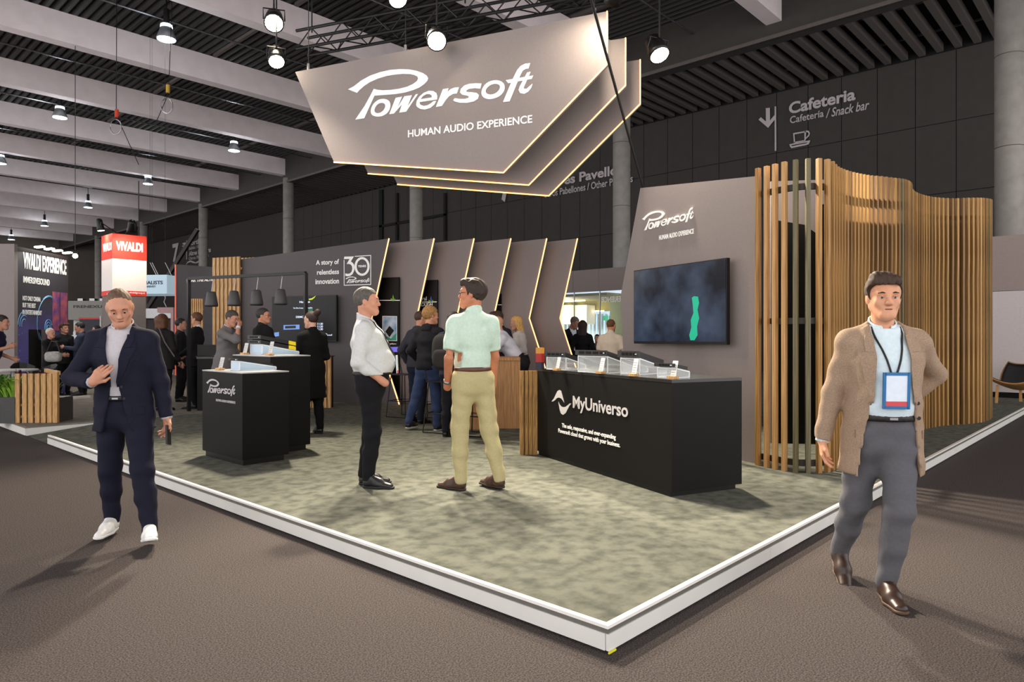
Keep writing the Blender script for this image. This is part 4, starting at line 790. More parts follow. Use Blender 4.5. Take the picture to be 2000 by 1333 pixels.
def plant(p, h, n, m, lb, nm='leafy_plant', spread=.2):
    p = Vector(p); V, Fc = [], []; t = thing(nm, p, lb, 'plant', 'plants in the planter')
    for i in range(n):
        a = random.uniform(0, 2*PI); l = h*random.uniform(.6, 1.1); d = Vector((math.cos(a), math.sin(a), 0)); w = random.uniform(.012, .028); sd = Vector((-d.y, d.x, 0)); sp = spread*random.uniform(.3, 1)
        pts = [p+d*.02, p+d*sp*.45+Vector((0,0,l*.6)), p+d*sp*.85+Vector((0,0,l*.95)), p+d*sp*1.25+Vector((0,0,l*.9))]; ws = [w*.5, w, w*.8, .002]
        k = len(V)
        for q, ww in zip(pts, ws): V += [q-sd*ww, q+sd*ww]
        Fc += [(k, k+1, k+3, k+2), (k+2, k+3, k+5, k+4), (k+4, k+5, k+7, k+6)]
    o = part('foliage', V, Fc, m, t, True); o['kind'] = 'stuff'
for px_, nn, h, n, m, lb in ((-8,-.1,.36,50,M_LEAF,'green leafy plant at the very left of the trough'), (6,-.08,.30,46,M_LEAF2,'light green leafy plant in the open end of the trough'), (20,-.06,.34,50,M_LEAF2,'light green plant beside the first slat'), (38,-.2,.34,50,M_LEAF,'dark green plant behind the first slats'), (60,-.22,.33,40,M_LEAF2,'light green plant in the middle of the slatted box'), (82,-.24,.30,40,M_LEAF,'green plant in the right part of the slatted box'), (12,-.36,.42,26,M_PURP,'purple leaved plant at the back of the trough'), (45,-.4,.40,24,M_PURP,'purple leaved plant behind the wooden slats')):
    plant(PL.P(PL.s(px_), .5, nn), h, n, m, lb)
ct0 = GP(40, 800); ct0.z = .122; tb = thing('cafe_table', at(28, 712, 12.5)*1, 'small white cafe table behind the planter', 'table'); tb.location.z = .122; ORG[tb.name] = Vector(tb.location); tc_ = Vector(tb.location)
part('table_top', *lathe([(.0,.72),(.36,.72),(.37,.735),(.36,.75),(.0,.75)], 24, tc_), M_FW, tb, True); part('stem', *tube([tc_+Vector((0,0,.03)), tc_+Vector((0,0,.72))], .04, 8), M_FW, tb); part('foot', *lathe([(.22,0),(.22,.02),(.04,.04)], 20, tc_), M_FW, tb, True)
def cafe_chair(px, Y, rz, lb):
    c = at(px, 700, Y); c.z = .122; t = thing('cafe_chair', c, lb, 'chair', 'cafe chairs'); L = local(c, rz)
    part('seat', [L(x,y,z) for z in (.44,.46) for x,y in ((-.21,-.2),(.21,-.2),(.21,.2),(-.21,.2))], BF, M_BLKM, t)
    arc = [(-.24,-.05,.68),(-.22,.15,.76),(-.12,.24,.82),(0,.27,.84),(.12,.24,.82),(.22,.15,.76),(.24,-.05,.68)]
    part('backrest', [L(x,y,z) for x,y,z in arc]+[L(x*.97,y*.95,z-.16) for x,y,z in arc], [(i,i+1,8+i,7+i) for i in range(6)], M_BLKM, t)
    for sx in (-1,1):
        for sy in (-1,1): part('leg', *tube([L(.18*sx,.17*sy,.44), L(.22*sx,.21*sy,0)], .012, 6), M_BLKM, t)
        part('back_stay', *tube([L(.2*sx,.18,.45), L(.2*sx,.18,.62)], .012, 6), M_BLKM, t)
cafe_chair(52, 13.4, hw(60), 'black bentwood style chair farther back at the cafe table'); cafe_chair(78, 12.6, hw(-30), 'black curved back chair right of the cafe table')
# ================================================================== shell chair at the right edge
sc_ = GP(1985, 788); sc_.z = .122; sh = thing('shell_chair', sc_, 'three legged lounge chair with black seat and pale plywood legs', 'chair'); L = local(sc_, hw(225)-PI/2)
M_PLY = wood('plywood', (.82,.62,.38), (.70,.50,.28)); M_CUSH = mat('black_leather', (.10,.10,.11), .5, noise=.1)
def sheet(fn, nu, nv, th):
    V = []; Fc = []
    for w in (0, 1):
        for i in range(nu+1):
            for j in range(nv+1): V.append(fn(i/nu*2-1, j/nv)+Vector((0,0,-th*w)))
    n1 = (nu+1)*(nv+1)
    for i in range(nu):
        for j in range(nv): a = i*(nv+1)+j; q = (a, a+nv+1, a+nv+2, a+1); Fc += [q, tuple(n1+k for k in q[::-1])]
    rim = [i*(nv+1) for i in range(nu+1)]+[nu*(nv+1)+j for j in range(1, nv+1)]+[i*(nv+1)+nv for i in range(nu-1, -1, -1)]+[j for j in range(nv-1, 0, -1)]
    for a, b in zip(rim, rim[1:]+rim[:1]): Fc.append((a, n1+a, n1+b, b))
    return V, Fc
seatf = lambda u, v: L(u*.46*(1-.25*v*v), .38-.72*v, .36+.17*u*u*(1-.3*v)-.10*v+.06*(1-v)**3)
part('seat_shell', *sheet(seatf, 14, 8, .02), M_PLY, sh, True); part('seat_cushion', *sheet(lambda u, v: seatf(u*.9, .05+v*.9)+Vector((0,0,.025)), 14, 8, .024), M_CUSH, sh, True)
backf = lambda u, v: L(u*.34*(1-.35*v*v), -.30-.20*v-.02*math.cos(u), .36+.42*v+.05*u*u)
part('back_shell', *sheet(backf, 12, 6, .02), M_PLY, sh, True); part('back_cushion', *sheet(lambda u, v: backf(u*.92, .04+.92*v)+(L(0,.02,.0)-L(0,0,0)), 12, 6, .015), M_CUSH, sh, True)
for x, y, z in ((.27,.26,.37), (-.27,.26,.37), (0,-.42,.5)): part('leg', *bar(L(x*1.05,y*1.1,0), L(x,y,z), .05, .025), M_PLY, sh)
# ================================================================== high bay lamps under the roof
M_BAYG = mat('bay_glow', (.9,.95,1), .4, emit=(.86,.93,1), estr=5); M_BAYS = mat('bay_shade', (.62,.64,.66), .3, .7, noise=.05)
def highbay(px, py, lb):
    Y = (11.0-CAMZ)*F_PX/(HZ-py); p = at(px, py, Y); t = thing('high_bay_lamp', p, lb, 'lamp', 'high bay lamps under the roof')
    part('shade', *lathe([(.12,.42),(.17,.38),(.22,.22),(.30,.0),(.29,-.02),(.27,.0)], 20, p), M_BAYS, t, True); part('diffuser', *lathe([(.27,-.03),(.27,.0)], 20, p), M_BAYG, t); part('crown', *lathe([(.185,.36),(.17,.45)], 20, p), M_BAYG, t)
    part('driver', *tube([p+Vector((0,0,.42)), p+Vector((0,0,.95))], .09, 10), M_BLKM, t); part('stem', *tube([p+Vector((0,0,.9)), p+Vector((0,0,2.1))], .02, 6), M_BLKM, t)
    L_ = bpy.data.lights.new('bay_light', 'POINT'); L_.energy = BAY_W; L_.color = (.9,.95,1); L_.shadow_soft_size = .3; lo = link(bpy.data.objects.new('bay_light', L_)); lo.parent = t; lo.location = (0,0,-.12)
for px_, py_, lb in ((325,76,'high bay lamp nearest the camera, upper left'), (117,229,'high bay lamp left between the second and third beams'), (457,294,'high bay lamp left of the hanging sign tip'), (289,359,'high bay lamp above the wire of the red tower'), (172,405,'high bay lamp over the banner wall, farther back'), (87,441,'small high bay lamp far back over the banner wall'), (1,319,'high bay lamp cut by the left edge'), (22,468,'tiny farthest high bay lamp')):
    highbay(px_, py_, 'glowing '+lb)
# ================================================================== people: bodies and clothes grown from smooth distance fields
def surfnet(f, o, h):
    ins = f < 0; nx, ny, nz = f.shape
    cnt = np.zeros((nx-1, ny-1, nz-1), np.int8)
    for i in (0,1):
        for j in (0,1):
            for k in (0,1): cnt += ins[i:nx-1+i, j:ny-1+j, k:nz-1+k]
    act = (cnt > 0) & (cnt < 8); idx = -np.ones(act.shape, np.int64); A = np.argwhere(act); idx[act] = np.arange(len(A))
    if len(A) == 0: return np.zeros((0,3)), np.zeros((0,4), int)
    S = np.zeros((len(A), 3)); N = np.zeros(len(A))
    c = np.array([[i,j,k] for i in (0,1) for j in (0,1) for k in (0,1)]); fv = [f[A[:,0]+q[0], A[:,1]+q[1], A[:,2]+q[2]] for q in c]
    for a in range(8):
        for b in range(a+1, 8):
            if np.abs(c[a]-c[b]).sum() != 1: continue
            m = (fv[a] < 0) != (fv[b] < 0); t = np.where(m, fv[a]/np.where(m, fv[a]-fv[b], 1), 0)
            S += np.where(m[:,None], c[a]+t[:,None]*(c[b]-c[a]), 0); N += m
    V = (A+S/N[:,None])*h+o; Q = []
    for ax in range(3):
        u, v = (ax+1) % 3, (ax+2) % 3; sl0 = [slice(None)]*3; sl1 = [slice(None)]*3; sl0[ax] = slice(0, -1); sl1[ax] = slice(1, None)
        e = ins[tuple(sl0)] != ins[tuple(sl1)]; E_ = np.argwhere(e); ok = (E_[:,u] > 0) & (E_[:,v] > 0) & (E_[:,u] < f.shape[u]-1) & (E_[:,v] < f.shape[v]-1); E_ = E_[ok]
        def cell(du, dv): q = E_.copy(); q[:,u] += du; q[:,v] += dv; return idx[q[:,0], q[:,1], q[:,2]]
        a, b, c_, d = cell(-1,-1), cell(0,-1), cell(0,0), cell(-1,0); flip = ins[E_[:,0], E_[:,1], E_[:,2]]
        q = np.stack([a,b,c_,d], 1); q[~flip] = q[~flip][:, ::-1]; Q.append(q)
    return V, np.concatenate(Q)
class Fld:
    def __init__(s, lo, hi, h):
        lo = np.array(lo, float)-2*h; n = np.ceil((np.array(hi)+2*h-lo)/h).astype(int)+1; s.o, s.h = lo, h
        g = [(lo[i]+h*np.arange(n[i])).astype(np.float32) for i in range(3)]; s.X, s.Y, s.Z = g[0][:,None,None], g[1][None,:,None], g[2][None,None,:]; s.f = np.full(tuple(n), 9.0, np.float32)
    def rc(s, a, b, ra, rb):
        a = np.array(a, float); d = np.array(b, float)-a; L = max(d@d, 1e-9); x, y, z = s.X-a[0], s.Y-a[1], s.Z-a[2]
        t = np.clip((x*d[0]+y*d[1]+z*d[2])/L, 0, 1); return np.sqrt((x-t*d[0])**2+(y-t*d[1])**2+(z-t*d[2])**2)-(ra+t*(rb-ra))
    def el(s, c, r, R=None):
        c = np.array(c, float); x, y, z = s.X-c[0], s.Y-c[1], s.Z-c[2]
        if R is None: R = np.eye(3)
        q = [(x*R[0,i]+y*R[1,i]+z*R[2,i])/r[i] for i in range(3)]; k0 = np.sqrt(q[0]**2+q[1]**2+q[2]**2); k1 = np.sqrt((q[0]/r[0])**2+(q[1]/r[1])**2+(q[2]/r[2])**2)
        return k0*(k0-1)/np.maximum(k1, 1e-6)
    def ec(s, a, b, A, B, rt, fw):
        a = np.array(a, float); d = np.array(b, float)-a; L = max(d@d, 1e-9); x, y, z = s.X-a[0], s.Y-a[1], s.Z-a[2]; t = np.clip((x*d[0]+y*d[1]+z*d[2])/L, 0, 1)
        x = x-t*d[0]; y = y-t*d[1]; z = z-t*d[2]; rx = A[0]+t*(B[0]-A[0]); ry = A[1]+t*(B[1]-A[1]); u = x*rt[0]+y*rt[1]+z*rt[2]; v = x*fw[0]+y*fw[1]+z*fw[2]; w2 = np.maximum(x*x+y*y+z*z-u*u-v*v, 0); m = np.minimum(rx, ry)
        return (np.sqrt((u/rx)**2+(v/ry)**2+w2/m**2)-1)*m
    def pl(s, p, n): return (s.X-p[0])*n[0]+(s.Y-p[1])*n[1]+(s.Z-p[2])*n[2]
    def add(s, d, k=0.0): s.f = smin(s.f, d, k)
    def cut(s, d): s.f = np.maximum(s.f, d)
    def sub(s, d, k=0.0): s.f = -smin(-s.f, d, k)
    def wrinkle(s, amp, q=0): s.f = s.f+amp*(np.sin(31*s.Z+9*s.X+q)*np.sin(23*s.X-17*s.Y+13*s.Z)+.6*np.sin(57*s.Z-21*s.Y+3*q))
    def out(s): return surfnet(s.f, s.o, s.h)
def smin(a, b, k):
    if k <= 0: return np.minimum(a, b)
    h = np.maximum(k-np.abs(a-b), 0)/k; return np.minimum(a, b)-h*h*k*.25
def rotm(ax, deg):
    a = math.radians(deg); c, s = math.cos(a), math.sin(a)
    return np.array({'x': [[1,0,0],[0,c,-s],[0,s,c]], 'y': [[c,0,s],[0,1,0],[-s,0,c]], 'z': [[c,-s,0],[s,c,0],[0,0,1]]}[ax])
def ik(S, T, l1, l2, pole):
    S, T, pole = map(lambda q: np.array(q, float), (S, T, pole)); d = T-S; D = min(np.linalg.norm(d), (l1+l2)*.998); d = d/np.linalg.norm(d)
    T = S+d*D; x = (l1*l1-l2*l2+D*D)/(2*D); hh = math.sqrt(max(l1*l1-x*x, 0)); p = pole-d*(pole@d); p = p/max(np.linalg.norm(p), 1e-6); return S+d*x+p*hh, T
SKIN = {}
def skinmat(c): return mat('skin_%d_%d' % (int(c[0]*100), int(c[2]*100)), c, .5, noise=.06, nscale=25, spec=.35)
def cloth(name, c, c2=None, sc=60, rough=.9): return mat(name, c, rough, noise=.05, nscale=sc, bump=.12, bscale=500, spec=.2, col2=c2)
BOX_HAND = {}
def person(label, loc, head_deg, H=1.77, z0=None, det=1, female=False, lean=0, roll=0, twist=0, belly=0.0, drop=0.0, hy=0.0,
           feet=None, hands=None, poles=None, hand_ori=None, hyaw=0, hpitch=0, hroll=0,
           top='shirt', top_c=(.8,.8,.8), top_c2=None, jacket=None, jacket_len=.78, trousers=(.08,.08,.09), shoe=(.06,.06,.06), sole=(.1,.1,.1), skin=(.72,.52,.43),
           hair=(.15,.10,.07), hair_style='short', beard=None, glasses=False, lanyard=False, bulk=1.0, grp=None, nolegs=False, extra=None, coat_open=True, hair2=None):
    z0 = .121 if z0 is None else z0; k = H/1.78
    root = thing('person', (loc.x, loc.y, z0), label, 'person', grp); root.rotation_euler = (0, 0, hw(head_deg)-PI/2); root.scale = (k, k, k)
    hb, hh_, hd = {2: (.0105,.005,.0045), 1: (.018,.0085,.0075), 0: (.024,.012,.011)}[det]
    sw = .155 if female else .174; 
    pel = np.array([0, hy, .945-drop]); Rt = rotm('z', twist)@rotm('x', -lean)@rotm('y', roll)
    T = lambda x, y, z: pel+Rt@np.array([x, y, z-.945])
    rt, fw, up = Rt[:,0], Rt[:,1], Rt[:,2]
    hipL, hipR = pel+np.array([-.086,0,-.03]), pel+np.array([.086,0,-.03])
    feet = feet or {'R': ((.10,-.02,0), 0, 0), 'L': ((-.10,.02,0), 0, 0)}
    legs = {}
    for sd, hip in (('R', hipR), ('L', hipL)):
        (fx, fy, fz), fyaw, fp = feet[sd]; Rf = rotm('z', -fyaw if sd == 'R' else fyaw)@rotm('x', fp); ank = np.array([fx, fy, fz])+Rf@np.array([0,-.045,.085])
        kn, ank2 = ik(hip, ank, .418, .416, np.array([0,1,0])+Rf[:,1]*.5); legs[sd] = (hip, kn, ank2, Rf, ank2-Rf@np.array([0,-.045,.085]))
    shR, shL = T(sw,-.012,1.405), T(-sw,-.012,1.405)
    hands = hands or {}; poles = poles or {}; arms = {}
    for sd, sh, sx in (('R', shR, 1), ('L', shL, -1)):
        tg = hands.get(sd, (sx*.25, .02, .83)); el_, wr = ik(sh, tg, .295, .265, poles.get(sd, np.array([sx*.35,-1,0]))); arms[sd] = (sh, el_, wr)
    nb_ = T(0,-.02,1.49); Rh = Rt@rotm('x', lean*.6)@rotm('z', hyaw)@rotm('x', hpitch)@rotm('y', hroll); hc = nb_+up*.035+Rh@np.array([0,.02,.135])
    Hd = lambda x, y, z: hc+Rh@np.array([x, y, z])
    def torso(F, off, zlo=None, k_=.05):
        b = bulk; wx = (.135 if female else .148)*b; cx = (.148 if female else .168)*b; hx = (.168 if female else .158)*b
        F.add(F.ec(T(0,0,.93), T(0,.01+belly*.4,1.10), (hx+off,.112*b+off), (wx+off,.108*b+belly+off), rt, fw), k_)
        F.add(F.ec(T(0,.01+belly*.4,1.10), T(0,0,1.30), (wx+off,.108*b+belly+off), (cx+off,.118*b+belly*.25+off), rt, fw), k_)
        F.add(F.ec(T(0,0,1.30), T(0,-.02,1.43), (cx+off,.118*b+off), (.12+off,.075+off), rt, fw), k_)
        [F.add(F.rc(T(sx*.035,-.02,1.452), T(sx*(sw-.012),-.015,1.408), .046+off, .050+off), k_*.8) for sx in (-1,1)]
        F.add(F.rc(T(0,-.025,1.42), T(0,-.02,1.50), .070+off, .050+off), .05)
        if female: F.add(F.ec(T(-.06,.09,1.27), T(.06,.09,1.27), (.06+off,.05+off), (.06+off,.05+off), rt, fw), .06)
    def sleeve(F, sd, off, upto=1.0, k_=.04, wr_r=.034):
        sh, e_, w_ = arms[sd]; F.add(F.rc(sh, e_, .052+off, .044+off), k_)
        if upto >= 1: F.add(F.rc(e_, w_, .046+off, wr_r+off), .02)
    def leg(F, sd, off, hem=0.0, k_=.06):
        hip, kn, an, Rf, ft = legs[sd]; F.add(F.rc(hip, kn, (.094 if female else .087)+off, .062+off), k_); F.add(F.rc(kn, kn+(an-kn)*.45, .062+off, .054+off), .03); F.add(F.rc(kn+(an-kn)*.45, an+(kn-an)*.0, .054+off, max(.040+off, hem)), .03)
    def box_(pts, pad): P_ = np.array(pts); return P_.min(0)-pad, P_.max(0)+pad
    def emit_(name, Fs, m, parent=root):
        Vs, Qs, b = [], [], 0
        for F in Fs:
            v, q = F.out(); Vs.append(v); Qs.append(q+b); b += len(v)
        V = np.concatenate(Vs); Q = np.concatenate(Qs)
        if len(V) == 0: return None
        me = bpy.data.meshes.new(name); me.from_pydata(V.tolist(), [], Q.tolist()); me.materials.append(m); me.polygons.foreach_set('use_smooth', [True]*len(me.polygons)); me.update()
        o = link(bpy.data.objects.new(name, me)); o.parent = parent; return o
    def lpart(name, VF, m, sm=False, parent=root):
        o = link(bpy.data.objects.new(name, mesh(name, VF[0], VF[1], m, sm))); o.parent = parent; return o
    sk = skinmat(skin)
    # ---------------- body: head, neck, hands and the covered figure
    allp = [hipL, hipR, shL, shR, T(0,0,1.49), T(.2,.15,.9), T(-.2,-.15,.9)]+[q for s_ in arms.values() for q in s_]+[q for s_ in legs.values() for q in s_[:3]]
    B = Fld(*box_(allp, .12), .03); torso(B, -.016); [sleeve(B, s_, -.012) for s_ in arms]; [leg(B, s_, -.012) for s_ in legs]
    F = Fld(*box_([Hd(-.1,-.13,-.13), Hd(.1,.13,.13), Hd(.1,-.13,.13), Hd(-.1,.13,-.13), nb_-up*.03, Hd(0,.14,-.05)], .02), hh_)
    F.add(F.el(Hd(0,-.018,.03), (.076,.098,.088), Rh)); F.add(F.ec(Hd(0,.022,.01), Hd(0,.036,-.075), (.064,.062), (.046,.050), Rh[:,0], Rh[:,1]), .04)
    for sx in (-1,1): F.add(F.rc(Hd(.054*sx,-.004,-.055), Hd(.016*sx,.066,-.097), .021, .021), .035)
    F.add(F.rc(Hd(-.008,.075,-.098), Hd(.008,.075,-.098), .019, .019), .03); F.add(F.rc(Hd(-.036,.077,.018), Hd(.036,.077,.018), .012, .012), .025)
    for sx in (-1,1):
        F.sub(F.rc(Hd(.032*sx,.104,-.002), Hd(.034*sx,.104,-.004), .017, .017), .02); F.add(F.rc(Hd(.043*sx,.062,-.03), Hd(.03*sx,.07,-.045), .018, .014), .03)
        F.add(F.el(Hd(.077*sx,-.012,-.012), (.010,.020,.032), Rh@rotm('z', 18*sx)), .008); F.add(F.rc(Hd(.011*sx,.097,-.034), Hd(.011*sx,.097,-.034), .0082, .0082), .012)
    F.add(F.rc(Hd(0,.086,.010), Hd(0,.107,-.030), .008, .0115), .016)
    F.add(F.rc(Hd(-.02,.087,-.060), Hd(.02,.087,-.060), .0065, .0065), .012); F.add(F.rc(Hd(-.017,.086,-.071), Hd(.017,.086,-.071), .007, .007), .012); F.sub(F.rc(Hd(-.024,.097,-.0655), Hd(.024,.097,-.0655), .003, .003), .004)
    F.add(F.rc(Hd(0,-.03,-.06), nb_-up*.03, .054 if not female else .045, .06 if not female else .05), .03)
    body = [B, F]; hres = []
    for sd, sx in (('R',1), ('L',-1)):
        ho = (hand_ori or {}).get(sd, {}); sh, e_, w_ = arms[sd]
        if ho.get('pocket'): 
            G = Fld(*box_([e_, w_, w_+(w_-e_)*.3], .06), hd*1.3); G.add(G.rc(e_, w_, .04, .029)); G.add(G.rc(w_, w_+(w_-e_)/.265*.035, .031, .034), .02); body.append(G); continue
        d = np.array(ho.get('dir', w_-e_), float); d /= np.linalg.norm(d); pn = np.array(ho.get('palm', (-sx,0,0)), float); pn = pn-d*(pn@d); pn /= np.linalg.norm(pn); s_ = np.cross(d, pn)
        ts = ho.get('thumb', sx*1.0)*1.0; curl = ho.get('curl', 28)
        P_ = lambda a, b, c: w_+d*a+s_*b+pn*c
        pts = [w_, P_(.19,.06,.05), P_(.19,-.06,-.05), P_(.05,.08,.0), P_(.05,-.08,.06), P_(.15,0,.09)]; bare = top in ('polo',); pts += [e_] if not bare else [e_, sh+(e_-sh)*.4]
        G = Fld(*box_(pts, .03 if not bare else .06), hd if not bare else max(hd, .0065)); G.add(G.rc(e_, w_, .043, .027))
        if bare: G.add(G.rc(sh, e_, .052, .042), .02)
        G.add(G.ec(P_(.0,0,0), P_(.08,0,0), (.028,.02), (.040,.014), s_, pn), .02)
        for q, (off_, ln) in enumerate(((.031,.070),(.0105,.079),(-.0105,.074),(-.030,.058))):
            off_ *= ts; a0 = math.radians(curl*(.8+.12*q)); a1 = a0*2.1; b0 = np.array([.086-(.006*q if q > 1 else 0), off_, 0]); b1 = b0+np.array([math.cos(a0), off_*1.2, math.sin(a0)])*ln*.55; b2 = b1+np.array([math.cos(a1), 0, math.sin(a1)])*ln*.5
            G.add(G.rc(P_(*b0), P_(*b1), .0098, .0088), .006); G.add(G.rc(P_(*b1), P_(*b2), .0088, .0072), .004)
        t0, t1, t2 = (.022,.026*ts,.006), (.055,.05*ts,.016), (.088,.056*ts,.026); G.add(G.rc(P_(*t0), P_(*t1), .014, .0115), .012); G.add(G.rc(P_(*t1), P_(*t2), .0112, .0085), .006)
        body.append(G)
    emit_('body', body, sk)
    # ---------------- face details
    if det >= 1:
        for sx in (-1,1):
            E0 = Hd(.032*sx,.0755,-.003); q = 10; M3 = Matrix(Rh.tolist())
            V, Fc = lathe([(.0005,-.0125),(.008,-.0095),(.012,-.003),(.0125,.0),(.012,.003),(.008,.0095),(.0005,.0125)], q, E0); eye = lpart('eye', (V, Fc), mat('eye_white', (.78,.74,.72), .3, noise=.02), True)
            lpart('iris', lathe([(.0058,.0),(.0058,.0022)], 10, Hd(.032*sx,.0868,-.003), M3@Matrix.Rotation(-PI/2, 3, 'X')), mat('iris_dark', (.10,.07,.05), .2, noise=.1), parent=eye)
            lpart('eyebrow', tube([Hd(.015*sx,.0905,.0215), Hd(.032*sx,.0905,.0245), Hd(.050*sx,.0825,.020)], [.004,.0048,.003], 6), mat('hair_%d_%d' % (int(hair[0]*100), int(hair[2]*100)), hair, .7, noise=.3, nscale=40))
            lpart('upper_lid', tube([Hd(.018*sx,.083,.002), Hd(.032*sx,.0895,.0055), Hd(.046*sx,.079,.002)], [.003,.004,.003], 6), sk, True)
        lpart('lips', tube([Hd(-.027,.0875,-.066), Hd(-.012,.0945,-.0645), Hd(.012,.0945,-.0645), Hd(.027,.0875,-.066)], [.002,.0046,.0046,.002], 6), mat('lips', (.55,.33,.29), .5, noise=.05), True)
    # ---------------- hair
    hm = mat('hair_%d_%d' % (int(hair[0]*100), int(hair[2]*100)), hair, .65, noise=.35, nscale=60, stretch=(3,3,1), col2=hair2)
    if hair_style != 'bald':
        hp = [Hd(-.1,-.14,-.1), Hd(.1,.13,.16), Hd(.1,-.14,.14), Hd(-.1,.13,-.1)]+([Hd(.1,-.16,-.32), Hd(-.1,.08,-.32)] if hair_style == 'long' else [])+([Hd(0,-.17,.16)] if hair_style == 'bun' else [])+([Hd(.12,.06,-.16), Hd(-.12,-.16,-.16)] if hair_style == 'bob' else [])
        G = Fld(*box_(hp, .03), hh_); th = {'short': .010, 'crop': .004, 'thick': .018, 'curly': .022, 'long': .014, 'bob': .018, 'bun': .006, 'side': .016, 'balding': .004}[hair_style]
        G.add(G.el(Hd(0,-.02,.03), (.077+th*.8,.099+th,.089+th), Rh))
        if hair_style == 'thick': G.add(G.rc(Hd(-.05,.065,.095), Hd(.045,.06,.10), .024, .028), .05)
        if hair_style == 'side': G.add(G.rc(Hd(-.045,.07,.088), Hd(.05,.03,.105), .020, .026), .05); G.add(G.rc(Hd(.05,.05,.09), Hd(.072,.03,.045), .018, .016), .04)
        if hair_style == 'bob':
            for sx in (-1,1): G.add(G.ec(Hd(.07*sx,-.02,.02), Hd(.072*sx,-.02,-.11), (.03,.075), (.032,.06), Rh[:,0], Rh[:,1]), .04)
            G.add(G.ec(Hd(0,-.08,.0), Hd(0,-.08,-.12), (.085,.045), (.085,.04), Rh[:,0], Rh[:,1]), .04)
        if hair_style == 'long':
            G.add(G.ec(Hd(0,-.07,.02), Hd(0,-.085,-.30), (.088,.06), (.07,.032), Rh[:,0], Rh[:,1]), .05)
            for sx in (-1,1): G.add(G.ec(Hd(.07*sx,-.0,.03), Hd(.075*sx,-.03,-.2), (.025,.06), (.02,.04), Rh[:,0], Rh[:,1]), .04)
        xl = (G.X-hc[0])*Rh[0,0]+(G.Y-hc[1])*Rh[1,0]+(G.Z-hc[2])*Rh[2,0]; yl = (G.X-hc[0])*Rh[0,1]+(G.Y-hc[1])*Rh[1,1]+(G.Z-hc[2])*Rh[2,1]; zl = (G.X-hc[0])*Rh[0,2]+(G.Y-hc[1])*Rh[1,2]+(G.Z-hc[2])*Rh[2,2]
        fr_ = {'balding': .098}.get(hair_style, .066); nape = {'long': -.5, 'bob': -.2}.get(hair_style, -.075)
        hl = np.interp(yl, [-.12,-.06,-.03,.0,.018,.03,.05,.075,.12], [nape, nape, min(-.03, nape+.04), .012, -.02 if hair_style not in ('crop','balding') else .0, .035, fr_-.004, fr_, fr_])
        if hair_style in ('long', 'bob'): hl = np.where((np.abs(xl) > .05) & (yl < .045), np.minimum(hl, nape), hl)
        G.cut((hl-zl)*.7+.0*xl)
        G.f = G.f+{'curly': .006, 'thick': .0022, 'side': .002}.get(hair_style, .0014)*(np.sin(xl*190+yl*50)*np.sin(yl*90-zl*60)+.6*np.sin(xl*310-zl*60+yl*40))
        if hair_style == 'bun': G.add(G.rc(Hd(0,-.125,.085), Hd(0,-.14,.10), .045, .045), .02)
        emit_('hair', [G], hm)
    if beard:
        G = Fld(*box_([Hd(-.08,-.02,-.14), Hd(.08,.11,-.02)], .01), hh_); G.add(G.ec(Hd(0,.03,-.03), Hd(0,.038,-.078), (.064,.06), (.049,.051), Rh[:,0], Rh[:,1])); [G.add(G.rc(Hd(.054*sx,-.003,-.05), Hd(.012*sx,.064,-.098), .0225, .0245), .03) for sx in (-1,1)]
        G.cut(G.pl(Hd(0,.06,-.046), Rh[:,2]*.9+Rh[:,1]*-.35)); G.cut(-G.pl(Hd(0,.018,0), Rh[:,1])); G.sub(G.rc(Hd(-.022,.1,-.066), Hd(.022,.1,-.066), .015, .015)); emit_('beard', [G], mat('beard_%d' % int(beard[0]*100), beard, .8, noise=.3, nscale=60))
    if glasses:
        gm = mat('glasses_frame', (.07,.07,.08), .3, noise=.05)
        for sx in (-1,1):
            lpart('glasses_rim', tube([Hd(.033*sx+.024*math.cos(a), .1-.012*abs(math.cos(a))*(1 if sx*math.cos(a) > 0 else 0), -.006+.017*math.sin(a)) for a in [2*PI*j/14 for j in range(15)]], .0022, 5), gm); lpart('glasses_temple', tube([Hd(.057*sx,.09,.002), Hd(.08*sx,-.01,.006)], .0022, 5), gm)
        lpart('glasses_bridge', tube([Hd(-.009,.103,-.002), Hd(.009,.103,-.002)], .0022, 5), gm)
    # ---------------- trousers and shoes
    if not nolegs:
        cT = cloth('trousers_%d_%d_%d' % tuple(int(v*100) for v in trousers), trousers)
        F = Fld(*box_([q for s_ in legs.values() for q in s_[:3]]+[T(.17,.15,1.04), T(-.17,-.13,.9)], .1), hb)
        F.add(F.ec(T(0,0,.90), T(0,.005+belly*.25,1.04), (.165*bulk+.006,.125*bulk), (.152*bulk+.008,.118*bulk+belly*.55), rt, fw), .03); [leg(F, s_, .012, .050) for s_ in legs]
        F.wrinkle(.0035, loc.x); F.cut(F.pl(T(0,0,1.035), up))
        for s_ in legs: 
            an, Rf = legs[s_][2], legs[s_][3]; dn = (an-legs[s_][1]); dn = dn/np.linalg.norm(dn)
            F.f = np.where(F.rc(an, an+dn*.12, .10, .10) < 0, np.maximum(F.f, F.pl(an+dn*.035, dn)), F.f)
        emit_('trousers', [F], cT)
        if not jacket or coat_open:
            F = Fld(*box_([T(.2,.22,1.06), T(-.2,-.16,1.0)], .02), hb*.8); F.add(F.ec(T(0,.005+belly*.25,1.0), T(0,.005+belly*.25,1.06), (.152*bulk+.024,.118*bulk+.016+belly*.55), (.152*bulk+.024,.118*bulk+.016+belly*.55), rt, fw)); F.cut(F.pl(T(0,0,1.037), up)); F.cut(-F.pl(T(0,0,1.0), up)); emit_('belt', [F], mat('belt_leather_%d' % int(trousers[0] > .5), (.33,.19,.13) if trousers[0] > .5 else (.05,.045,.04), .45, noise=.15))
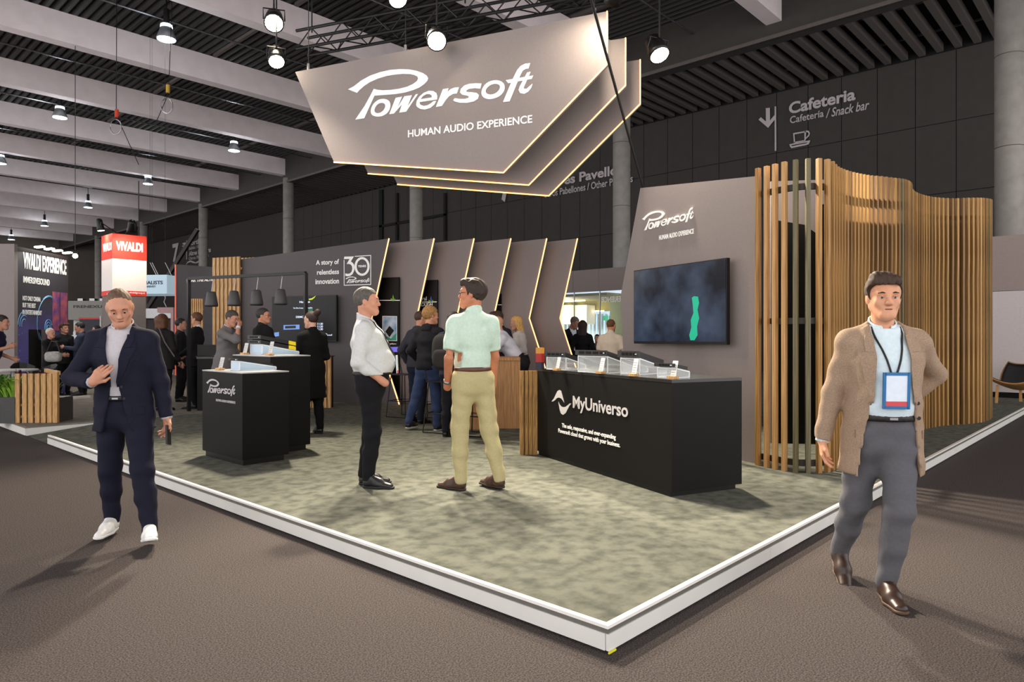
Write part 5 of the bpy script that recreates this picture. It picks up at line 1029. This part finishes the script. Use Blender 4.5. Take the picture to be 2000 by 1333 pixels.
            lpart('belt_buckle', bar(T(-.02,.128*bulk+belly*.8,1.018), T(.02,.128*bulk+belly*.8,1.018), .03, .012), M_STEEL)
        shm = mat('shoe_%d_%d' % (int(shoe[0]*100), int(shoe[2]*100)), shoe, .4, noise=.12, nscale=30); som = mat('sole_%d' % int(sole[0]*100), sole, .6, noise=.05)
        for s_ in legs:
            Rf, ft = legs[s_][3], legs[s_][4]; S = lambda x, y, z: ft+Rf@np.array([x, y, z]); r_, f_, u_ = Rf[:,0], Rf[:,1], Rf[:,2]; sx = .008 if s_ == 'R' else -.008
            F = Fld(*box_([S(.07,.22,.14), S(-.07,-.12,0), S(.07,-.12,.14), S(-.07,.22,0)], .02), hb*.6 if det == 2 else hb*.7)
            F.add(F.ec(S(0,-.05,.04), S(0,.06,.035), (.036,.04), (.043,.04), r_, u_)); F.add(F.ec(S(0,.06,.03), S(sx,.165,.022), (.043,.042), (.034,.026), r_, u_), .03); F.add(F.rc(S(0,-.045,.05), S(0,-.04,.10), .04, .043), .03); F.add(F.rc(S(0,.0,.08), S(0,.07,.06), .034, .03), .03); F.cut(-F.pl(S(0,0,.012), u_)); so = emit_('shoe', [F], shm)
            F = Fld(*box_([S(.07,.22,.05), S(-.07,-.12,0), S(.07,-.12,.05), S(-.07,.22,0)], .02), hb*.6); F.add(F.ec(S(0,-.055,.012), S(0,.06,.012), (.039,.042), (.047,.042), r_, u_)); F.add(F.ec(S(0,.06,.012), S(sx,.17,.012), (.047,.042), (.037,.034), r_, u_), .02); F.cut(-F.pl(S(0,0,.001), u_)); F.cut(F.pl(S(0,0,.02), u_)); emit_('sole', [F], som, so)
            if shoe[0] > .6:
                for j in range(4): lpart('lace', tube([S(-.022,.02+.018*j,.098-.011*j), S(.022,.026+.018*j,.098-.011*j)], .004, 5), mat('lace_white', (.92,.92,.9), .7, noise=.02))
    def surf_on(F, x, z, y0=.36):
        for i in range(160):
            y = y0-.0025*i; p = (T(x, y, z)-F.o)/F.h; q = np.floor(p).astype(int); w = p-q
            if (q < 0).any() or (q >= np.array(F.f.shape)-1).any(): continue
            c = F.f[q[0]:q[0]+2, q[1]:q[1]+2, q[2]:q[2]+2]; c = c[0]*(1-w[0])+c[1]*w[0]; c = c[0]*(1-w[1])+c[1]*w[1]
            if c[0]*(1-w[2])+c[1]*w[2] < 0: return y
        return None
    # ---------------- upper clothing
    cS = cloth('top_%d_%d_%d' % tuple(int(v*100) for v in top_c), top_c, top_c2)
    tb_ = [T(.24,.2+belly,.9), T(-.24,-.2,.9), T(.2,.1,1.56), T(-.2,-.1,1.5)]
    F = Fld(*box_(tb_+[q for s_ in arms.values() for q in (s_ if not jacket else s_[:1])], .09), hb)
    torso(F, .022 if top == 'hoodie' else .010)
    if top == 'hoodie': F.add(F.ec(T(0,0,1.0), T(0,0,.84), (.175*bulk,.14*bulk), (.182*bulk,.145*bulk), rt, fw), .04)
    if not jacket:
        for s_ in arms: sleeve(F, s_, .016 if top == 'polo' else .014, 0 if top == 'polo' else 1)
        F.wrinkle(.0038 if top == 'shirt' else .003, loc.y)
        if top == 'polo':
            for s_ in arms:
                sh, e_, w_ = arms[s_]; d = (e_-sh)/np.linalg.norm(e_-sh); q = F.pl(sh+(e_-sh)*.78, d); near = F.rc(sh, e_+d*.1, .11, .11); F.f = np.where(near < 0, np.maximum(F.f, np.where(q > -.05, q, -9)), F.f)
        else:
            for s_ in arms: sh, e_, w_ = arms[s_]; d = (w_-e_)/np.linalg.norm(w_-e_); F.f = np.where(F.rc(w_, w_+d*.08, .07, .07) < 0, np.maximum(F.f, F.pl(w_-d*.0, d)), F.f)
    F.cut(-F.pl(T(0,0,1.0 if top != 'hoodie' else .86), up)); F.cut(F.pl(T(0,-.02,1.515), up*.93+fw*.35)); F.sub(F.rc(nb_-up*.02, nb_+up*.12, .060, .060))
    FS = F
    emit_('shirt' if top == 'shirt' else ('polo_shirt' if top == 'polo' else 'hooded_jacket'), [F], cS)
    if top != 'hoodie':
        G = Fld(*box_([nb_-up*.05+rt*.1+fw*.1, nb_+up*.07-rt*.1-fw*.1], .02), hh_*1.2); G.add(G.rc(nb_-up*.03-fw*.002, nb_+up*.075-fw*.006, .078, .066)); G.sub(G.rc(nb_-up*.06, nb_+up*.11, .064, .0585)); G.cut(G.pl(nb_+up*.04, up*.9+fw*.42)); G.cut(-G.pl(nb_-up*.02, up)); G.sub(np.maximum(np.abs(G.pl(nb_, rt))-.018, -G.pl(nb_, fw))); emit_('collar', [G], cS)
    else:
        G = Fld(*box_([nb_-up*.1+rt*.14-fw*.16, nb_+up*.06-rt*.14+fw*.1], .03), hb*.8); G.add(G.ec(nb_+up*.0-fw*.07, nb_-up*.05-fw*.09, (.09,.045), (.085,.03), rt, fw)); G.add(G.rc(nb_-rt*.075, nb_+rt*.075, .03, .03), .04); emit_('hood', [G], cS)
    if jacket:
        cJ = cloth('jacket_%d_%d_%d' % tuple(int(v*100) for v in jacket), jacket, extra.get('jc2') if extra else None, extra.get('jsc', 60) if extra else 60)
        F = Fld(*box_(tb_+[T(.26,.2,jacket_len), T(-.26,-.2,jacket_len)]+[q for s_ in arms.values() for q in s_], .1), hb)
        torso(F, .017); F.add(F.ec(T(0,.0,.98), T(0,.0,jacket_len-.08), (.162*bulk+.024,.124*bulk+.02+belly*.4), (.205*bulk+.012,.150*bulk+.02), rt, fw), .05)
        for sx in (-1,1): F.add(F.rc(T(sx*(sw-.06),-.016,1.430), T(sx*(sw+.004),-.012,1.412), .054, .060), .025)
        for s_ in arms: sleeve(F, s_, .011, 1, .03, .034)
        F.wrinkle(.0032, loc.x*3)
        if coat_open:
            xl = np.abs(F.pl(pel, rt)); yl = F.pl(pel, fw); zl = F.pl(pel, up)+.945; wv = np.interp(zl, [jacket_len-.2,jacket_len,.95,1.12,1.30,1.44,1.6], extra['open'] if extra and 'open' in extra else [.13,.10,.055,.022,.045,.075,.08])
            lap = np.maximum(np.maximum(F.f-.009, np.abs(xl-wv-.03*np.interp(zl, [1.1,1.2,1.36,1.44], [.2,1,1.3,.6]))-.034*np.interp(zl, [1.1,1.2,1.36,1.44], [.2,1,1.2,.6])), np.maximum(-yl+.02, 1.10-zl)); F.f = np.minimum(F.f, lap); F.f = np.maximum(F.f, np.minimum(wv-xl, yl-.0)) if True else F.f
        F.cut(F.pl(T(0,-.02,1.525), up*.95+fw*.3)); F.sub(F.rc(nb_-up*.01, nb_+up*.15, .066, .066)); F.cut(-F.pl(T(0,0,jacket_len), up))
        for s_ in arms: sh, e_, w_ = arms[s_]; d = (w_-e_)/np.linalg.norm(w_-e_); F.f = np.where(F.rc(w_, w_+d*.08, .075, .075) < 0, np.maximum(F.f, F.pl(w_-d*.005, d)), F.f)
        emit_('jacket', [F], cJ)
        surf = lambda x, z, G=F: surf_on(G, x, z)
        if coat_open and det >= 1:
            wl = extra['open'] if extra and 'open' in extra else [.13,.10,.055,.022,.045,.075,.08]
            for sx in (-1, 1):
                V_, F_ = [], []; zs = [1.10,1.14,1.19,1.24,1.29,1.335,1.365,1.372,1.40,1.43,1.455]; wd = [.004,.022,.038,.052,.064,.074,.080,.046,.046,.044,.036]
                for z, w in zip(zs, wd):
                    x0 = np.interp(z, [jacket_len-.2,jacket_len,.95,1.12,1.30,1.44,1.6], wl)-.004; ya = surf(sx*(x0+.012), z); yb = surf(sx*(x0+w), z); ya = .1 if ya is None else ya; yb = ya-.02 if yb is None else yb
                    V_ += [T(sx*x0, ya+.009, z), T(sx*(x0+w), yb+.008, z), T(sx*x0, ya-.004, z), T(sx*(x0+w), yb-.004, z)]
                for i in range(len(zs)-1): a = i*4; F_ += [(a,a+1,a+5,a+4), (a+1,a+3,a+7,a+5), (a,a+4,a+6,a+2)]
                lpart('lapel', (V_, F_), cJ)
            for z in (1.02, 1.10): 
                x0 = np.interp(z, [jacket_len-.2,jacket_len,.95,1.12,1.30,1.44,1.6], wl); y = surf(-(x0+.02), z)
                if y: lpart('button', lathe([(.010,0),(.010,.004)], 10, T(-(x0+.02), y+.001, z), Matrix(Rt.tolist())@Matrix.Rotation(-PI/2, 3, 'X')), mat('button_dark', (.08,.07,.06), .4, noise=.05))
            for sx in (-1, 1):
                y1, y2 = surf(sx*.115, .93), surf(sx*.165, .925)
                if y1 and y2: lpart('pocket_flap', ([T(sx*.105,y1+.006,.955), T(sx*.17,y2+.004,.95), T(sx*.17,y2+.006,.905), T(sx*.105,y1+.008,.91)]+[T(sx*.105,y1-.012,.955), T(sx*.17,y2-.012,.95), T(sx*.17,y2-.012,.905), T(sx*.105,y1-.012,.91)], [(0,1,2,3),(7,6,5,4),(0,4,5,1),(1,5,6,2),(2,6,7,3),(3,7,4,0)]), cJ)
            if not female:
                y1, y2 = surf(-.105, 1.285), surf(-.145, 1.29)
                if y1 and y2 and det == 2: lpart('breast_pocket', ([T(-.10,y1+.005,1.295), T(-.155,y2+.003,1.303), T(-.155,y2+.004,1.28), T(-.10,y1+.006,1.272)], [(0,1,2,3)]), cJ)
        if det >= 1:
            for s_ in arms:
                sh, e_, w_ = arms[s_]; d = (w_-e_)/np.linalg.norm(w_-e_); lpart('cuff', tube([w_-d*.03, w_+d*.008], .037, 10), cS, True)
            if False:
                for sx in (-1,1): lpart('pocket_flap', bar(T(sx*.10,.158*bulk+belly*.4,.93), T(sx*.17,.105*bulk+belly*.3,.92), .012, .045), cJ)
    if lanyard:
        lm = mat('lanyard_black', (.06,.06,.07), .6, noise=.1); by = .15*bulk+belly; zb_ = lanyard if isinstance(lanyard, float) else 1.14
        for sx in (-1,1):
            LP = [T(.064*sx,-.03,1.515), T(.072*sx,.03,1.49)]
            for q in range(9):
                zz = 1.46+(zb_+.06-1.46)*q/8; xx = sx*(.072+(.012-.072)*q/8); yy = surf_on(FS, xx, zz); LP.append(T(xx, (yy if yy else .1)+.006, zz))
            lpart('lanyard', tube(LP, .0055, 6), lm)
        yy = max(filter(None, [surf_on(FS, x_, z_) for x_ in (-.04,0,.04) for z_ in (zb_-.1, zb_, zb_+.06)]), default=.15); by = yy
        bd = lpart('badge', (lambda a, b: ([T(x,y,z) for z in (zb_-.10,zb_+.06) for x,y in ((-.052,by+.012),(.052,by+.012),(.052,by+.018),(-.052,by+.018))], BF))(0,0), mat('badge_card', (.85,.90,.95), .4, noise=.05))
        lpart('badge_stripe', ([T(x,y,z) for z in (zb_-.10,zb_-.075) for x,y in ((-.052,by+.0185),(.052,by+.0185),(.052,by+.0195),(-.052,by+.0195))], BF), mat('badge_red', (.80,.28,.30), .4, noise=.03), parent=bd)
        if extra and extra.get('bluebadge'):
            for x0_, x1_, z0_, z1_ in ((-.058,.058,.06,.075), (-.058,.058,-.115,-.10), (-.066,-.052,-.115,.075), (.052,.066,-.115,.075)): lpart('badge_holder', ([T(x,y,zb_+z) for z in (z0_,z1_) for x,y in ((x0_,by+.01),(x1_,by+.01),(x1_,by+.022),(x0_,by+.022))], BF), mat('badge_blue', (.10,.40,.62), .4, noise=.05), parent=bd)
    return root, T, Hd, arms, lpart
# ================================================================== the people in the picture
def cx(px, Y): return cw((px-1000)/F_PX*Y, Y)
# man in white shirt, hand in pocket
person('man in white shirt and black trousers with lanyard, hand in pocket, facing right', cx(724, 6.18), 2, 1.765, det=2, belly=.055, lean=-3, hpitch=-2, feet={'R': ((.07,.03,0), 12, 0), 'L': ((-.09,-.03,0), 10, 0)},
       hands={'R': (.165,.125,.955), 'L': (-.19,.07,.93)}, poles={'R': (.5,-1,0), 'L': (-.5,-1,0)}, hand_ori={'R': {'pocket': 1}, 'L': {'pocket': 1}}, top_c=(.79,.80,.80), trousers=(.085,.085,.10), shoe=(.05,.05,.055), hair=(.33,.31,.29), hair_style='short', skin=(.76,.54,.44), lanyard=1.10, bulk=1.08)
# man in pale polo and khaki trousers
r4 = person('man in pale mint polo shirt and khaki trousers seen from behind, looking left', cx(922, 6.08), 118, 1.825, det=2, lean=1, hyaw=52, hpitch=2, feet={'L': ((-.13,.03,0), 28, 0), 'R': ((.18,-.10,0), -18, 0)}, hy=-.02,
       hands={'L': (-.19,.085,.895), 'R': (.26,.12,.86)}, poles={'L': (-.6,-1,0), 'R': (.6,-1,0)}, hand_ori={'L': {'pocket': 1}}, top='polo', top_c=(.76,.85,.79), trousers=(.70,.66,.49), shoe=(.24,.15,.10), sole=(.16,.11,.08), hair=(.17,.12,.09), hair_style='thick', beard=(.30,.24,.20), glasses=True, skin=(.72,.47,.35), bulk=.93)
_, T_, Hd_, arms_, lp_ = r4; e_, w_ = arms_['L'][1], arms_['L'][2]; d_ = (w_-e_)/np.linalg.norm(w_-e_)
lp_('watch', tube([w_-d_*.035, w_-d_*.012], .036, 12), M_STEEL, True)
# walking man, navy suit
r1 = person('man in navy suit and white trainers walking in the aisle, looking down', cx(243, 4.95), 276, 1.80, 0.001, det=2, lean=5, hyaw=22, hpitch=-26, hroll=6, feet={'R': ((.16,-.14,0), -4, 0), 'L': ((-.25,.20,.012), 20, 16)},
       hands={'R': (.075,.30,1.13), 'L': (-.29,-.02,.80)}, poles={'R': (1,-.35,-.5), 'L': (-.6,-1,0)}, hand_ori={'R': {'dir': (-.62,.15,.62), 'palm': (-.1,-1,.2), 'curl': 22, 'thumb': -1}, 'L': {'dir': (-.12,.2,-1), 'palm': (.6,.9,.1), 'curl': 34}}, top_c=(.72,.71,.73), jacket=(.105,.11,.17), trousers=(.10,.105,.165), shoe=(.90,.90,.89), sole=(.88,.88,.87), hair=(.36,.28,.21), hair_style='balding', skin=(.75,.54,.44), bulk=.98)
pp = r1[3]['L'][2]; r1[4]('phone', bar(pp+np.array([-.03,.06,-.05]), pp+np.array([-.045,.09,-.18]), .072, .012), M_BLKM)
# walking man, beige blazer
person('man in beige checked blazer with blue badge walking towards the camera', cx(1722, 3.86), 262, 1.81, 0.001, det=2, lean=3, hyaw=-6, hpitch=-4, drop=.02, feet={'L': ((-.015,.06,0), -4, 0), 'R': ((.11,-.34,.05), 4, -28)},
       hands={'R': (.29,-.06,.84), 'L': (-.16,-.20,1.02)}, poles={'R': (.5,-1,0), 'L': (-1,-.5,-.2)}, hand_ori={'R': {'dir': (.03,.12,-1), 'palm': (-.9,.2,0)}, 'L': {'dir': (1,-.1,-.25), 'palm': (0,-1,0), 'thumb': -1}}, top_c=(.80,.87,.90), jacket=(.64,.555,.47), jacket_len=.70, trousers=(.36,.36,.38), shoe=(.20,.13,.10), sole=(.30,.22,.15), hair=(.22,.15,.10), hair_style='side', skin=(.80,.585,.46), bulk=1.04, lanyard=1.19, belly=.02,
       extra={'jc2': (.55,.47,.40), 'jsc': 160, 'open': [.17,.155,.125,.10,.09,.085,.08], 'bluebadge': True})
# three men by the bar stools
person('man in dark grey jacket seated on a stool by the bar, dark thinning hair', cx(816, 10.75), 60, 1.74, det=1, lean=8, hyaw=-35, drop=.0, top='hoodie', top_c=(.22,.22,.25), trousers=(.12,.14,.2), hair=(.26,.18,.13), hair_style='crop', skin=(.76,.53,.42), hands={'R': (.2,.25,1.05), 'L': (-.28,.1,.95)}, grp='visitors by the bar')
person('curly blond man in black hooded jacket and jeans beside the stools', cx(836, 9.95), 62, 1.76, det=1, lean=6, hyaw=-30, feet={'L': ((-.24,-.12,0), 0, 0), 'R': ((.16,.04,0), 10, 0)}, top='hoodie', top_c=(.10,.10,.115), trousers=(.19,.24,.36), shoe=(.09,.09,.1), sole=(.75,.74,.72), hair=(.58,.43,.24), hair_style='curly', skin=(.77,.54,.43), hands={'R': (.2,.3,1.08), 'L': (-.25,.16,.98)})
person('man in navy hooded jacket with a backpack, half hidden by the polo shirt', cx(884, 9.25), 75, 1.67, det=1, lean=6, hyaw=-30, top='hoodie', top_c=(.13,.15,.21), trousers=(.09,.09,.11), hair=(.14,.10,.08), hair_style='crop', hands={'R': (.2,.3,1.08), 'L': (-.2,.3,1.08)})
bp = cx(868, 9.02); L = local(Vector((bp.x, bp.y, 1.05)), hw(75)-PI/2); bk = thing('backpack', (bp.x, bp.y, 1.05), 'dark grey backpack worn by the man in the navy hood', 'backpack'); MBP = cloth('backpack_cloth', (.17,.165,.16))
def blob(L, cx_, cy_, cz_, rx, ry, rz, n=10): 
    V, Fc = [], []
    for i in range(n+1):
        for j in range(2*n):
            a = PI*i/n-PI/2; b = PI*j/n; f = lambda v: math.copysign(abs(v)**.6, v); V.append(L(cx_+rx*f(math.cos(a))*f(math.cos(b)), cy_+ry*f(math.cos(a))*f(math.sin(b)), cz_+rz*f(math.sin(a))))
    for i in range(n):
        for j in range(2*n): q = i*2*n; Fc.append((q+j, q+(j+1) % (2*n), q+2*n+(j+1) % (2*n), q+2*n+j))
    return V, Fc
part('bag_body', *blob(L, 0, 0, .2, .16, .10, .24), MBP, bk, True); part('front_pocket', *blob(L, 0, -.1, .12, .12, .05, .12), MBP, bk, True); part('top_loop', *tube([L(-.03,.03,.42), L(0,.03,.48), L(.03,.03,.42)], .01, 6), MBP, bk)
# group behind the bar
person('bald man in white shirt bending over the bar', cx(1016, 11.1), 178, 1.80, det=1, lean=38, drop=.02, hpitch=8, hyaw=4, hair_style='bald', hands={'R': (.16,.66,1.14), 'L': (-.2,.64,1.14)}, poles={'R': (.6,-.6,-.6), 'L': (-.6,-.6,-.6)}, top_c=(.80,.80,.84), trousers=(.12,.12,.14), skin=(.80,.57,.46))
person('bearded man with glasses in dark jacket behind the bar', cx(982, 12.2), 230, 1.79, det=1, lean=12, hyaw=-30, hpitch=-10, jacket=(.15,.15,.18), top_c=(.82,.8,.8), hair=(.24,.16,.10), hair_style='thick', beard=(.24,.16,.11), glasses=True, hands={'R': (.2,.3,1.1), 'L': (-.2,.3,1.1)})
person('long haired blond woman behind the bald man', cx(1020, 12.9), 200, 1.72, det=1, female=True, lean=10, hpitch=-10, hair=(.80,.62,.35), hair_style='long', top_c=(.75,.72,.7), hands={'R': (.15,.3,1.1), 'L': (-.15,.3,1.1)})
person('dark curly haired visitor half hidden by the polo shirt', cx(958, 13.2), 60, 1.79, det=1, lean=12, hair=(.20,.13,.09), hair_style='curly', top_c=(.25,.22,.25), hands={'R': (.2,.3,1.05), 'L': (-.2,.3,1.05)})
# by the window
person('grey haired man in dark suit whispering at the window', cx(1113, 15.5), 300, 1.80, det=1, lean=10, hyaw=28, hpitch=-22, jacket=(.09,.09,.12), top_c=(.82,.86,.9), hair=(.42,.40,.38), hair_style='short', hands={'R': (.2,.2,1.0), 'L': (-.2,.2,1.0)})
person('woman with long dark brown hair and black blazer at the window', cx(1138, 14.6), 80, 1.68, det=1, female=True, jacket=(.075,.075,.085), top_c=(.2,.2,.2), hair=(.16,.10,.07), hair_style='long', hands={'R': (.2,.1,1.0), 'L': (-.2,.1,1.0)}, coat_open=False)
person('man in cream polo shirt seen from behind near the television wall', cx(1191, 12.4), 72, 1.66, det=1, lean=12, hyaw=-16, top='polo', top_c=(.86,.80,.72), trousers=(.2,.2,.24), hair=(.42,.28,.16), hair_style='crop', skin=(.80,.55,.42), hands={'R': (.22,.26,1.02), 'L': (-.18,.32,1.02)}, bulk=1.1)
person('distant dark haired visitor low behind the amplifiers', cx(1166, 16.6), 250, 1.40, det=0, hair=(.15,.1,.08), top_c=(.3,.3,.35))
# left group of the stand
person('man in grey blazer rubbing his eyes with his hand', cx(438, 10.9), 350, 1.76, det=1, lean=10, hyaw=-6, hpitch=-16, jacket=(.42,.41,.41), top_c=(.80,.82,.86), hair=(.24,.21,.19), hair_style='short', trousers=(.15,.15,.17), hands={'R': (.06,.28,1.50), 'L': (-.22,.2,1.0)}, poles={'R': (.7,.2,-1), 'L': (-.5,-1,0)}, hand_ori={'R': {'dir': (-.4,.1,.9), 'palm': (-.3,-1,0), 'curl': 45, 'thumb': -1}}, coat_open=False)
person('dark haired man with glasses in black suit looking right', cx(515, 11.4), 50, 1.80, det=1, hyaw=-48, jacket=(.10,.10,.105), top_c=(.15,.15,.16), hair=(.20,.18,.17), hair_style='short', glasses=True, skin=(.78,.55,.43), coat_open=False, bulk=1.08)
person('woman in long black coat with a hair bun beside the podiums', cx(609, 9.55), 128, 1.68, det=1, female=True, hyaw=25, hpitch=-4, jacket=(.05,.05,.052), jacket_len=.52, top_c=(.06,.06,.06), trousers=(.045,.045,.05), hair=(.17,.09,.07), hair_style='bun', skin=(.80,.62,.53), hands={'R': (.16,.26,1.05), 'L': (-.16,.26,1.08)}, coat_open=False)
person('woman with brown bob and black trouser suit seen from behind', cx(318, 12.6), 82, 1.74, det=1, female=True, jacket=(.125,.12,.12), jacket_len=.76, top_c=(.15,.15,.15), trousers=(.11,.10,.10), hair=(.34,.21,.12), hair_style='bob', hands={'R': (.24,.12,.92), 'L': (-.24,.0,.85)}, coat_open=False, bulk=1.08)
ws = cx(318, 12.45); solo('handbag_strap', *tube([cw((310-1000)/F_PX*12.42, 12.42, 1.62), cw((322-1000)/F_PX*12.42, 12.42, 1.36), cw((341-1000)/F_PX*12.44, 12.44, 1.1)], .012, 6), M_BAFF, 'grey bag strap across the back of the woman with the bob', 'bag strap')
person('young man in black suit and open white collar facing left', cx(382, 13.0), 185, 1.79, det=1, hyaw=-4, jacket=(.10,.10,.105), top_c=(.9,.9,.9), trousers=(.08,.08,.085), hair=(.36,.24,.15), hair_style='short', skin=(.82,.60,.48), hands={'R': (.12,.22,.98), 'L': (-.1,.24,.98)})
person('man half hidden between the woman with the bob and the young man', cx(354, 14.4), 20, 1.72, det=0, jacket=(.10,.10,.11), top_c=(.3,.3,.3), hair=(.12,.1,.1), coat_open=False)
person('dark haired man mostly hidden behind the head of the woman with the bob', cx(311, 14.0), 90, 1.76, det=0, jacket=(.12,.12,.13), top_c=(.3,.3,.3), hair=(.16,.12,.09), coat_open=False)
# neighbours' stand
person('white haired woman in black with a grey handbag gesturing', cx(99, 14.5), 350, 1.52, det=1, female=True, jacket=(.08,.08,.09), top_c=(.2,.2,.2), trousers=(.06,.06,.07), hair=(.72,.68,.62), hair_style='crop', hands={'R': (.05,.34,1.12), 'L': (-.1,.36,1.12)}, poles={'R': (.5,-.4,-1)}, coat_open=False)
hbp = cx(104, 14.2); L = local(Vector((hbp.x, hbp.y, .95)), hw(0)); hbg = thing('handbag', (hbp.x, hbp.y, .95), 'silver grey handbag of the white haired woman', 'handbag'); part('bag_body', *blob(L, 0, 0, .1, .17, .06, .11, 7), mat('bag_grey', (.55,.54,.52), .45, noise=.2), hbg, True); part('strap', *tube([L(-.14,0,.18), L(-.05,.02,.42), L(.06,.02,.40), L(.14,0,.18)], .01, 6), M_BLKM, hbg)
person('man in dark suit standing behind the white haired woman', cx(126, 16.0), 340, 1.65, det=1, jacket=(.09,.09,.10), top_c=(.4,.4,.45), trousers=(.06,.06,.07), hair=(.24,.16,.10), hair_style='thick', coat_open=False)
person('black haired man in blue jacket holding a tablet', cx(158, 16.0), 200, 1.68, det=1, hpitch=-14, jacket=(.20,.22,.30), top_c=(.2,.2,.25), trousers=(.1,.1,.12), hair=(.06,.06,.06), hair_style='short', hands={'R': (.12,.30,1.16), 'L': (-.1,.32,1.16)}, coat_open=False)
tbp = cx(146, 15.95); solo('tablet', *bar(Vector((tbp.x, tbp.y, 1.20)), Vector((tbp.x, tbp.y, 1.40))+cdir(-.1,.02), .16, .01), M_BLKM, 'dark tablet held by the man in the blue jacket', 'tablet')
person('distant man in dark cap before the navy booth', cx(188, 19.5), 200, 1.66, det=0, top='hoodie', top_c=(.08,.08,.09), hair=(.05,.05,.06), trousers=(.08,.08,.09))
person('person in dark blue top and jeans cut off by the left edge of the picture', cx(-22, 11.6), 20, 1.72, det=1, lean=18, top='polo', top_c=(.14,.13,.22), trousers=(.25,.27,.42), hair=(.14,.11,.09), hands={'R': (.2,.34,1.2), 'L': (-.15,.3,1.0)}, poles={'R': (.5,-.2,-1)})
